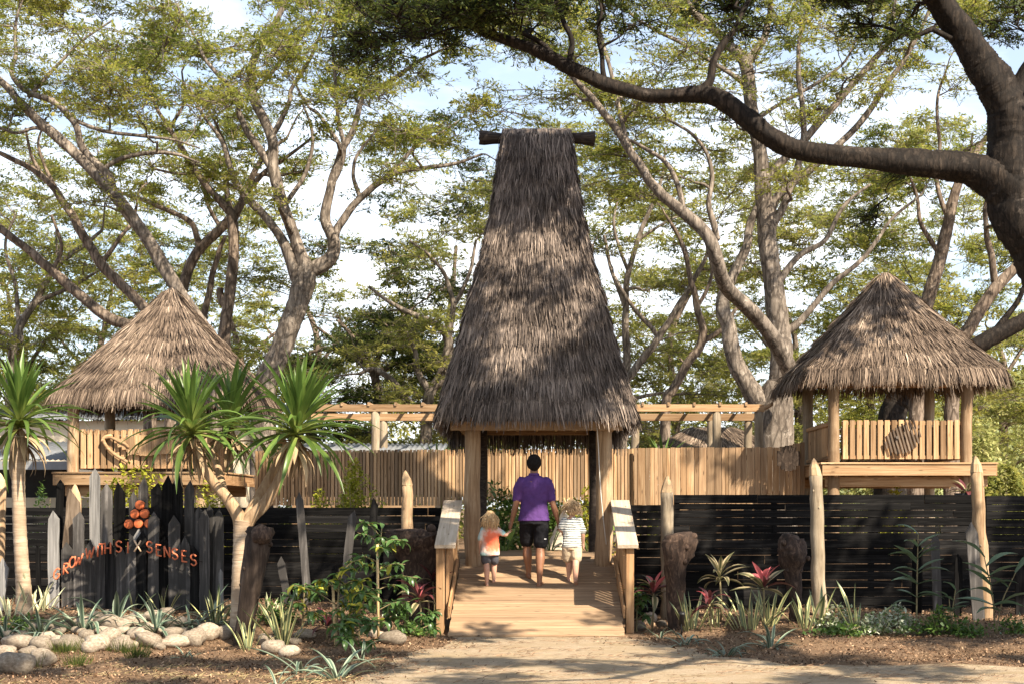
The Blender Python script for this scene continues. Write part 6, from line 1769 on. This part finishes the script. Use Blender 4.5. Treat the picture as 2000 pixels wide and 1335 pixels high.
corrugated(X(560, 30), X(868, 30), 30.2, Z(880, 30.2), 31.8, Z(870, 31.8)+.05, M_['tin'], gr)
mb = MB(); mb.box((X(715, 31), 31, 1.65), (2.8, 1.2, 1.8)); part('wall', mb, M_['pine3'], gr)
th = thing('low_hut', 'low hut with pale straw roof behind the right pergola', 'hut', (X(1400, 34), 34, .78))
thatch(th, X(1392, 34), 34.2, [(2.72, 1.5, 1.2), (3.05, 1.05, .75), (3.35, .6, .2), (3.40, .5, .06)], M_['thatchtan'], per_m=70, row=.11, seed=77)
mb = MB(); mb.box((X(1395, 34), 34.2, 1.75), (2.2, 1.5, 2.0)); part('wall', mb, M_['pine3'], th)
# bushes on the slope behind the right hut and between the trees
M_['leafpale'] = tone_mat('pale hillside leaves', [(0, (.14, .17, .05)), (.5, (.34, .35, .12)), (1, (.52, .49, .22))], .4, .6, .2)
bl = [('pale sunlit bush filling the view behind the right hut', 1690, 44, 2.0, 3.2), ('pale sunlit bush right of the right hut posts', 1930, 40, 1.5, 2.9), ('tall pale green thicket at the right edge', 2010, 46, 2.0, 4.0), ('sunlit bush behind the right pergola posts', 1440, 46, 1.8, 3.0), ('yellow green bush at the foot of the big pale tree', 1560, 42, 1.2, 2.6),
      ('green bush behind the left batten screen', 690, 44, 2.2, 3.0), ('pale green bush between pandanus and screen', 560, 46, 1.8, 3.0), ('green bush close left of the gateway', 840, 42, 1.3, 2.7), ('green bush behind the gateway legs', 1060, 44, 2.6, 3.0), ('green bush right of the gateway legs', 1290, 44, 1.5, 2.8),
      ('green bush rising over the cream building', 250, 48, 2.6, 4.2), ('pale green bush over the shed roof at far left', 40, 46, 2.2, 4.6), ('yellow green bush on the slope behind the hut railing', 1800, 48, 1.8, 3.6), ('low bush at far right below the hut deck', 1960, 36, 1.0, 1.7)]
for i, (lab, px, d, rx, rz) in enumerate(bl):
    x = X(px, d); mound(lab, 'garden_bush', 'bush', np.array((x, d, float(gz(x, d)))), rx, 1.2, rz, 4200, M_['leafpale'] if 'pale' in lab or 'yellow' in lab or 'sunlit' in lab else M_['leaffar'], .15, 100+i, 'bushes far behind the huts')

# ------------------------------------------------------------------ people
M_['skinbrown'] = plain('brown skin', (.22, .105, .058), .5, .08, 6, .35)
M_['skinfair'] = plain('fair skin', (.52, .30, .21), .5, .06, 6, .35)
M_['purple'] = plain('purple polo cloth', (.085, .040, .150), .85, .16, 9, .08, 0, .9)
M_['blackcloth'] = plain('black shorts cloth', (.010, .010, .012), .8, .2, 12, .12, 0, .9)
M_['beige'] = plain('beige shorts cloth', (.50, .40, .28), .8, .12, 14, .1, 0, .9)
M_['greycloth'] = plain('dark grey shorts cloth', (.075, .078, .09), .8, .1, 10, .15)
M_['afro'] = plain('short black curls', (.008, .006, .005), .85, .4, 60, .2, bs=1.0)
M_['blond'] = plain('blond hair', (.55, .37, .19), .55, .35, 40, .3)
M_['blonddark'] = plain('dark blond curls', (.42, .29, .16), .55, .4, 45, .3)
M_['thong'] = plain('dark sandal', (.05, .03, .02), .7, .1)
def stripes_mat():
    m, t, b, o = new_mat('striped shirt cloth')
    tc = N(t, 'ShaderNodeTexCoord'); sp = N(t, 'ShaderNodeSeparateXYZ'); t.links.new(tc.outputs['Object'], sp.inputs[0])
    wv = N(t, 'ShaderNodeMath', operation='MULTIPLY'); wv.inputs[1].default_value = 31.0; t.links.new(sp.outputs['Z'], wv.inputs[0])
    nn = noise(t, tc.outputs['Object'], 7, 3, .5); ad = N(t, 'ShaderNodeMath', operation='ADD'); t.links.new(wv.outputs[0], ad.inputs[0]); t.links.new(nn, ad.inputs[1])
    fr = N(t, 'ShaderNodeMath', operation='FRACT'); t.links.new(ad.outputs[0], fr.inputs[0])
    c = ramp(t, fr.outputs[0], [(.0, (.08, .11, .12)), (.34, (.08, .11, .12)), (.40, (.72, .72, .66))])
    t.links.new(c, b.inputs['Base Color']); b.inputs['Roughness'].default_value = .85; b.inputs['Specular IOR Level'].default_value = .1
    return m
def tiedye_mat():
    m, t, b, o = new_mat('tie dye shirt cloth')
    tc = N(t, 'ShaderNodeTexCoord'); mp = N(t, 'ShaderNodeMapping'); mp.inputs['Location'].default_value = (-.03, 0, .06); mp.inputs['Scale'].default_value = (.92, .5, .66)
    t.links.new(tc.outputs['Object'], mp.inputs[0])
    ln = N(t, 'ShaderNodeVectorMath', operation='LENGTH'); t.links.new(mp.outputs[0], ln.inputs[0])
    nn = noise(t, tc.outputs['Object'], 9, 4, .6); m1 = N(t, 'ShaderNodeMath', operation='MULTIPLY_ADD'); m1.inputs[1].default_value = .16; t.links.new(nn, m1.inputs[0]); t.links.new(ln.outputs['Value'], m1.inputs[2])
    c = ramp(t, m1.outputs[0], [(.05, (.62, .10, .05)), (.175, (.74, .19, .10)), (.215, (.68, .50, .42)), (.25, (.40, .56, .55)), (.30, (.10, .36, .34)), (.36, (.30, .38, .42))])
    t.links.new(c, b.inputs['Base Color']); b.inputs['Roughness'].default_value = .85; b.inputs['Specular IOR Level'].default_value = .1
    return m
FOLD = {}
for sc_ in (.11, .045):
    FOLD[sc_] = bpy.data.textures.new('cloth folds', 'CLOUDS'); FOLD[sc_].noise_scale = sc_; FOLD[sc_].noise_depth = 1
def organic(name, mb, mat, parent, voxel, smooth=4, kind=None):
    """the overlapping lofted pieces fused into one continuous surface"""
    c = np.mean(np.asarray(mb.v), 0); local(mb, c)
    o = put(name, mb.mesh(name, mat, True), Matrix.Translation(Vector(c)), parent)
    r = o.modifiers.new('fuse', 'REMESH'); r.mode = 'VOXEL'; r.voxel_size = voxel; r.use_smooth_shade = True
    s = o.modifiers.new('soft', 'SMOOTH'); s.iterations = smooth; s.factor = .5
    if name in ('shirt', 'shorts'):
        for sc_, st_ in ((.11, .020), (.045, .008)):
            d = o.modifiers.new('folds', 'DISPLACE'); d.texture = FOLD[sc_]; d.strength = st_; d.mid_level = .5; d.texture_coords = 'GLOBAL'
    return o
def limb(mb, rows, k=12):
    q = cr(rows, 4); mb.tube(q[:, :3], np.maximum(q[:, 3], .002), k)
    for r_ in (rows[0], rows[-1]): mb.ball(r_[:3], r_[3]*.97, 10, 8)
def hand(mb, wrist, dirv, side, s, curl=.8):
    """palm, four unequal bent fingers and a thumb leaving the palm's side"""
    w_ = np.array(wrist); f = np.array(dirv, float); f /= np.linalg.norm(f)
    a = np.array((0, 1.0, 0)); a -= f*a.dot(f); a /= np.linalg.norm(a); nrm = np.cross(f, a)*side
    limb(mb, [(*w_, .026*s), (*(w_+f*.045*s), .030*s), (*(w_+f*.085*s), .030*s)], 10)
    for i, L_ in enumerate((.072, .082, .076, .058)):
        b = w_+f*.085*s+a*(.024-.016*i)*s
        m_ = b+(f*math.cos(curl*.4)+nrm*math.sin(curl*.4))*L_*.5*s; e = m_+(f*math.cos(curl*1.4)+nrm*math.sin(curl*1.4))*L_*.5*s
        limb(mb, [(*b, .0098*s), (*m_, .0090*s), (*e, .0072*s)], 8)
    b = w_+f*.03*s+a*.022*s; limb(mb, [(*b, .012*s), (*(b+(a*.7+f*.6+nrm*.3)*.034*s), .0105*s), (*(b+(a*.6+f*1.2+nrm*.6)*.055*s), .008*s)], 8)
def foot(mb, ank, yaw, s, pitch=0.0):
    d = np.array((math.sin(yaw), math.cos(yaw)*math.cos(pitch), -math.sin(pitch))); sd = np.array((math.cos(yaw), -math.sin(yaw), 0)); up = np.array((0, math.sin(pitch), math.cos(pitch)))
    A = np.array(ank); h = A-up*.045*s-d*.045*s
    limb(mb, [(*h, .034*s), (*(h+d*.07*s-up*.004*s), .033*s), (*(h+d*.15*s-up*.010*s), .030*s), (*(h+d*.19*s-up*.018*s), .020*s)], 10)
    limb(mb, [(*A, .036*s), (*(h+d*.05*s), .034*s)], 10)
    for i in range(5): 
        t = h+d*(.192-.010*i)*s-up*.02*s+sd*(.026-.013*i)*s*(1 if yaw < 5 else -1); mb.ball(t+d*.012*s, (.011*s, .015*s, .009*s), 8, 6)
    return h, d, up
def face(mb, hc, hr, s):
    """nose, ears, brow, lips and chin on the far (front) side of the head"""
    x, y, z = hc; rx, ry, rzz = hr
    limb(mb, [(x, y+ry*.93, z+rzz*.12, .010*s), (x, y+ry*1.10, z-rzz*.14, .013*s)], 8)
    for sx in (-1, 1):
        mb.ball((x+sx*rx*.98, y-.004, z-rzz*.05), (.010*s, .020*s, .032*s), 8, 6)
        mb.ball((x+sx*rx*.38, y+ry*.86, z+rzz*.16), (.020*s, .012*s, .008*s), 8, 6)
    mb.ball((x, y+ry*.92, z-rzz*.42), (.022*s, .012*s, .009*s), 8, 6); mb.ball((x, y+ry*.78, z-rzz*.78), (.024*s, .022*s, .020*s), 8, 6)
def eyes(root, hc, hr, s):
    for sx in (-1, 1):
        mb = MB(); mb.ball((hc[0]+sx*hr[0]*.38, hc[1]+hr[1]*.84, hc[2]+hr[2]*.04), .011*s, 8, 6)
        part('eye', mb, M_['eyewhite'], root, True)
M_['eyewhite'] = plain('eye', (.10, .07, .05), .3, .2)

def adult():
    d = 21.15; O = np.array((X(1043, d), d, rz_(d)+.03))
    w = lambda x, y, z: (O[0]+x, O[1]+y, O[2]+z)
    gzr = lambda y: RS*y            # ramp surface relative to the root
    root = thing('person', 'adult in purple polo shirt and black shorts leading two children up the ramp', 'person', tuple(O))
    b = MB(); kL, kR = w(-.095, .13, .50), w(.085, -.03, .47)
    aL, aR = w(-.075, .17, .045+.085), w(.075, -.15, .055-.035)
    limb(b, [(*w(-.10, 0, .90), .098), (*w(-.105, .08, .68), .084), (*kL, .060), (*w(-.092, .125, .36), .064), (*w(-.080, .155, .24), .046), (*aL, .036)], 14)
    limb(b, [(*w(.10, 0, .90), .098), (*w(.10, -.01, .68), .084), (*kR, .060), (*w(.085, -.085, .34), .066), (*w(.078, -.13, .18), .046), (*aR, .036)], 14)
    foot(b, aL, -.15, 1.05, -.25); hR = foot(b, aR, .28, 1.05, -.18)
    b.loft([(w(0, 0, .84), .165, .115), (w(0, 0, .95), .18, .125), (w(0, 0, 1.10), .165, .118), (w(0, 0, 1.26), .185, .12), (w(0, 0, 1.38), .19, .11), (w(0, 0, 1.45), .12, .08)], 18)
    limb(b, [(*w(0, -.01, 1.42), .062), (*w(0, .012, 1.54), .056)], 12)
    hc, hr = w(0, .022, 1.632), (.074, .094, .112)
    b.ball(hc, hr, 18, 12); face(b, hc, hr, 1)
    limb(b, [(*w(-.185, 0, 1.385), .062), (*w(-.225, -.01, 1.24), .052), (*w(-.245, -.02, 1.09), .043), (*w(-.275, .0, .97), .042), (*w(-.305, .03, .845), .027)], 12)
    limb(b, [(*w(.185, 0, 1.385), .062), (*w(.225, -.01, 1.24), .052), (*w(.255, -.02, 1.09), .043), (*w(.295, .0, .97), .041), (*w(.325, .03, .855), .027)], 12)
    hand(b, w(-.307, .032, .835), (-.30, .12, -.95), 1, .95, 1.0); hand(b, w(.328, .032, .845), (.25, .12, -.95), -1, .95, 1.0)
    organic('body', b, M_['skinbrown'], root, .0085)
    eyes(root, hc, hr, 1)
    s = MB()
    s.loft([(w(0, 0, .845), .222, .150), (w(0, 0, .90), .212, .147), (w(-.003, 0, 1.0), .192, .138), (w(0, 0, 1.12), .180, .133), (w(0, 0, 1.26), .198, .136), (w(0, 0, 1.37), .205, .122), (w(0, 0, 1.435), .150, .095), (w(0, .005, 1.475), .078, .076)], 24)
    for sx in (-1, 1): limb(s, [(*w(.165*sx, 0, 1.378), .080), (*w(.207*sx, -.005, 1.30), .074), (*w(.236*sx, -.012, 1.155), .066)], 14)
    so = organic('shirt', s, M_['purple'], root, .010, 3)
    c = MB(); c.loft([(w(0, .004, 1.465), .080, .078), (w(0, .006, 1.500), .072, .072), (w(0, .006, 1.502), .066, .066), (w(0, .006, 1.47), .066, .066)], 20); part('collar', c, M_['purple'], so, True)
    h = MB()
    h.loft([(w(0, 0, .80), .204, .138), (w(0, 0, .87), .204, .138), (w(0, 0, .94), .176, .126)], 20)
    limb(h, [(*w(-.095, .01, .84), .108), (*w(-.103, .07, .70), .103), (*w(-.103, .115, .565), .096)], 16); limb(h, [(*w(.095, 0, .84), .108), (*w(.099, -.01, .68), .105), (*w(.093, -.025, .535), .098)], 16)
    organic('shorts', h, M_['blackcloth'], root, .010, 2)
    mb = MB(); q = w(.155, -.118, .60); mb.box(q, (.030, .004, .012)); part('shorts_mark', mb, M_['eyewhite2'], root)
    hb = MB(); hb.ball((hc[0], hc[1]-.016, hc[2]+.022), (.102, .112, .112), 20, 14); hb.ball((hc[0], hc[1]-.045, hc[2]-.035), (.068, .066, .07), 16, 10)
    V = np.array(hb.v); V += NR.normal(0, .0045, V.shape); hb.v = list(map(tuple, V)); organic('hair', hb, M_['afro'], root, .009, 1)
    for (aa, yw, pt) in ((aL, -.15, -.25), (aR, .28, -.18)):
        mb = MB(); f_ = np.array((math.sin(yw), math.cos(yw)*math.cos(pt), -math.sin(pt))); h0 = np.array(aa)-np.array((0, math.sin(pt), math.cos(pt)))*.082*1.05-f_*.06
        q = cr([h0, h0+f_*.10, h0+f_*.20, h0+f_*.255], 3); mb.tube(q, np.array([.030, .034, .036, .036, .037, .039, .042, .04, .036, .022])[:len(q)], 10)
        V = np.array(mb.v); C = h0[2]+(V[:, 1]-h0[1])*f_[2]/f_[1]; V[:, 2] = C+(V[:, 2]-C)*.22; mb.v = list(map(tuple, V)); part('sandal', mb, M_['thong'], root, True)
M_['eyewhite2'] = plain('white woven mark', (.75, .75, .75), .6, .05)
adult()
def child(label, px, d, h, shirt, shorts, hairm, hand_side, hand_t, curly, legs, seed):
    O = np.array((X(px, d), d, rz_(d)+.03)); k = h/1.12
    w = lambda x, y, z: (O[0]+x*k, O[1]+y*k, O[2]+z*k)
    root = thing('person', label, 'person', tuple(O)); b = MB()
    (lx, ly, lz), (rx, ry, rz) = legs
    aL, aR = w(lx, ly, lz), w(rx, ry, rz)
    limb(b, [(*w(-.058, 0, .52), .066*k), (*w((-.058+lx)/2-.005, ly*.55+.02, .32+lz*.4), .046*k), (*w(lx*1.02, ly*.85+.004, .20+lz*.6), .046*k), (*aL, .028*k)], 12)
    limb(b, [(*w(.058, 0, .52), .066*k), (*w((.058+rx)/2+.005, ry*.55+.02, .32+rz*.4), .046*k), (*w(rx*1.02, ry*.85+.004, .20+rz*.6), .046*k), (*aR, .028*k)], 12)
    foot(b, aL, -.2, .72*k, -.2); foot(b, aR, .2, .72*k, -.2 if hand_side > 0 else .55)
    b.loft([(w(0, 0, .48), .105, .080), (w(0, 0, .58), .110, .084), (w(0, 0, .68), .105, .080), (w(0, 0, .80), .112, .074), (w(0, 0, .86), .075, .055)], 16)
    limb(b, [(*w(0, 0, .85), .040*k), (*w(0, .008, .92), .038*k)], 10)
    hc, hr = w(0, .014, .995), (.070*k, .084*k, .096*k); b.ball(hc, hr, 16, 12); face(b, hc, hr, .78*k)
    ht = np.array(hand_t); sh = np.array(w(.108*hand_side, 0, .815))
    el = (sh+ht)/2+np.array((.03*hand_side, -.02, -.05)); wr = ht-(ht-el)*.22
    limb(b, [(*sh, .036*k), (*el, .030*k), (*wr, .020*k)], 10); hand(b, wr, ht-el, hand_side, .66*k, 1.0)
    s2 = -hand_side
    limb(b, [(*w(.108*s2, 0, .815), .036*k), (*w(.142*s2, -.02, .66), .030*k), (*w(.150*s2, .02, .53), .020*k)], 10); hand(b, w(.150*s2, .02, .53), (0, .15, -1), s2, .66*k, .6)
    organic('body', b, M_['skinfair'], root, .0075)
    eyes(root, hc, hr, .7*k)
    s = MB(); s.loft([(w(0, 0, .435 if hand_side > 0 else .47), .138, .102), (w(0, 0, .52), .133, .100), (w(0, 0, .64), .125, .094), (w(0, 0, .76), .126, .088), (w(0, 0, .82), .112, .076), (w(0, 0, .865), .055, .052)], 20)
    for sx in (-1, 1):
        if sx == hand_side: v = (el-sh); e = sh+v*.72
        else: e = np.array(w(.140*sx, -.015, .69))
        a_ = np.array(w(.095*sx, 0, .82)); limb(s, [(*a_, .050*k), (*((a_+e)/2), .050*k), (*e, .048*k)], 12)
    organic('shirt', s, shirt, root, .009, 3)
    hh = MB(); hh.loft([(w(0, 0, .44), .112, .090), (w(0, 0, .52), .112, .090)], 16)
    zl = .33 if hand_side < 0 else .36
    limb(hh, [(*w(-.058, 0, .47), .074*k), (*w(-.064, ly*.4+.01, zl), .070*k)], 14); limb(hh, [(*w(.058, 0, .47), .074*k), (*w(.064, ry*.4+.01, zl), .070*k)], 14)
    organic('shorts', hh, shorts, root, .009, 2)
    # hair: a cap with locks
    rr = np.random.default_rng(seed); hm = MB(); C = np.array(hc)
    hm.ball(C+np.array((0, -.012*k, .014*k)), (.081*k, .090*k, .096*k), 18, 12)
    if curly: hm.ball(C+np.array((.012*k, -.045*k, -.045*k)), (.078*k, .06*k, .062*k), 14, 10)
    V = np.array(hm.v); V += rr.normal(0, .004*k, V.shape); hm.v = list(map(tuple, V)); ho = organic('hair', hm, hairm, root, .008, 1)
    lk = MB()
    for i in range(230 if curly else 240):
        a = rr.uniform(-math.pi*.98, .02) if rr.random() < .85 else rr.uniform(-math.pi, math.pi); el_ = rr.uniform(-.35, 1.35)
        p0 = C+np.array((math.cos(a)*math.cos(el_)*.084, math.sin(a)*math.cos(el_)*.095-.01, math.sin(el_)*.10+.01))*k
        L_ = (rr.uniform(.05, .11) if curly else rr.uniform(.12, .20))*k
        o_ = np.array((math.cos(a), math.sin(a), 0))
        p1 = p0+o_*.026*k+np.array((rr.normal(0, .018), rr.normal(0, .016), -L_*.5)); p2 = p1+np.array((rr.normal(0, .016), rr.normal(0, .012), -L_*.5))+(o_*rr.uniform(-.01, .02) if curly else o_*-.012)
        q = cr([p0, p1, p2], 3); lk.tube(q, np.linspace(.0060, .0022, len(q)), 4, False)
    part('lock', lk, hairm, ho, True, kind='stuff')
dA = 21.15
LH = np.array(P(1000, 1031, dA)); RH = np.array(P(1091, 1031, dA+.02))
child('small blond child in a red and teal tie dye shirt walking left of the adult', 957, 21.05, 1.03, tiedye_mat(), M_['greycloth'], M_['blond'], 1, LH+np.array((-.045, 0, -.055)), False, ((-.045, -.06, .035), (.055, .09, .075)), 1)
child('curly blond child in a striped shirt and beige shorts walking right of the adult', 1117, 21.12, 1.17, stripes_mat(), M_['beige'], M_['blonddark'], -1, RH+np.array((.045, .0, -.035)), True, ((-.035, .10, .07), (.045, -.10, .045)), 2)
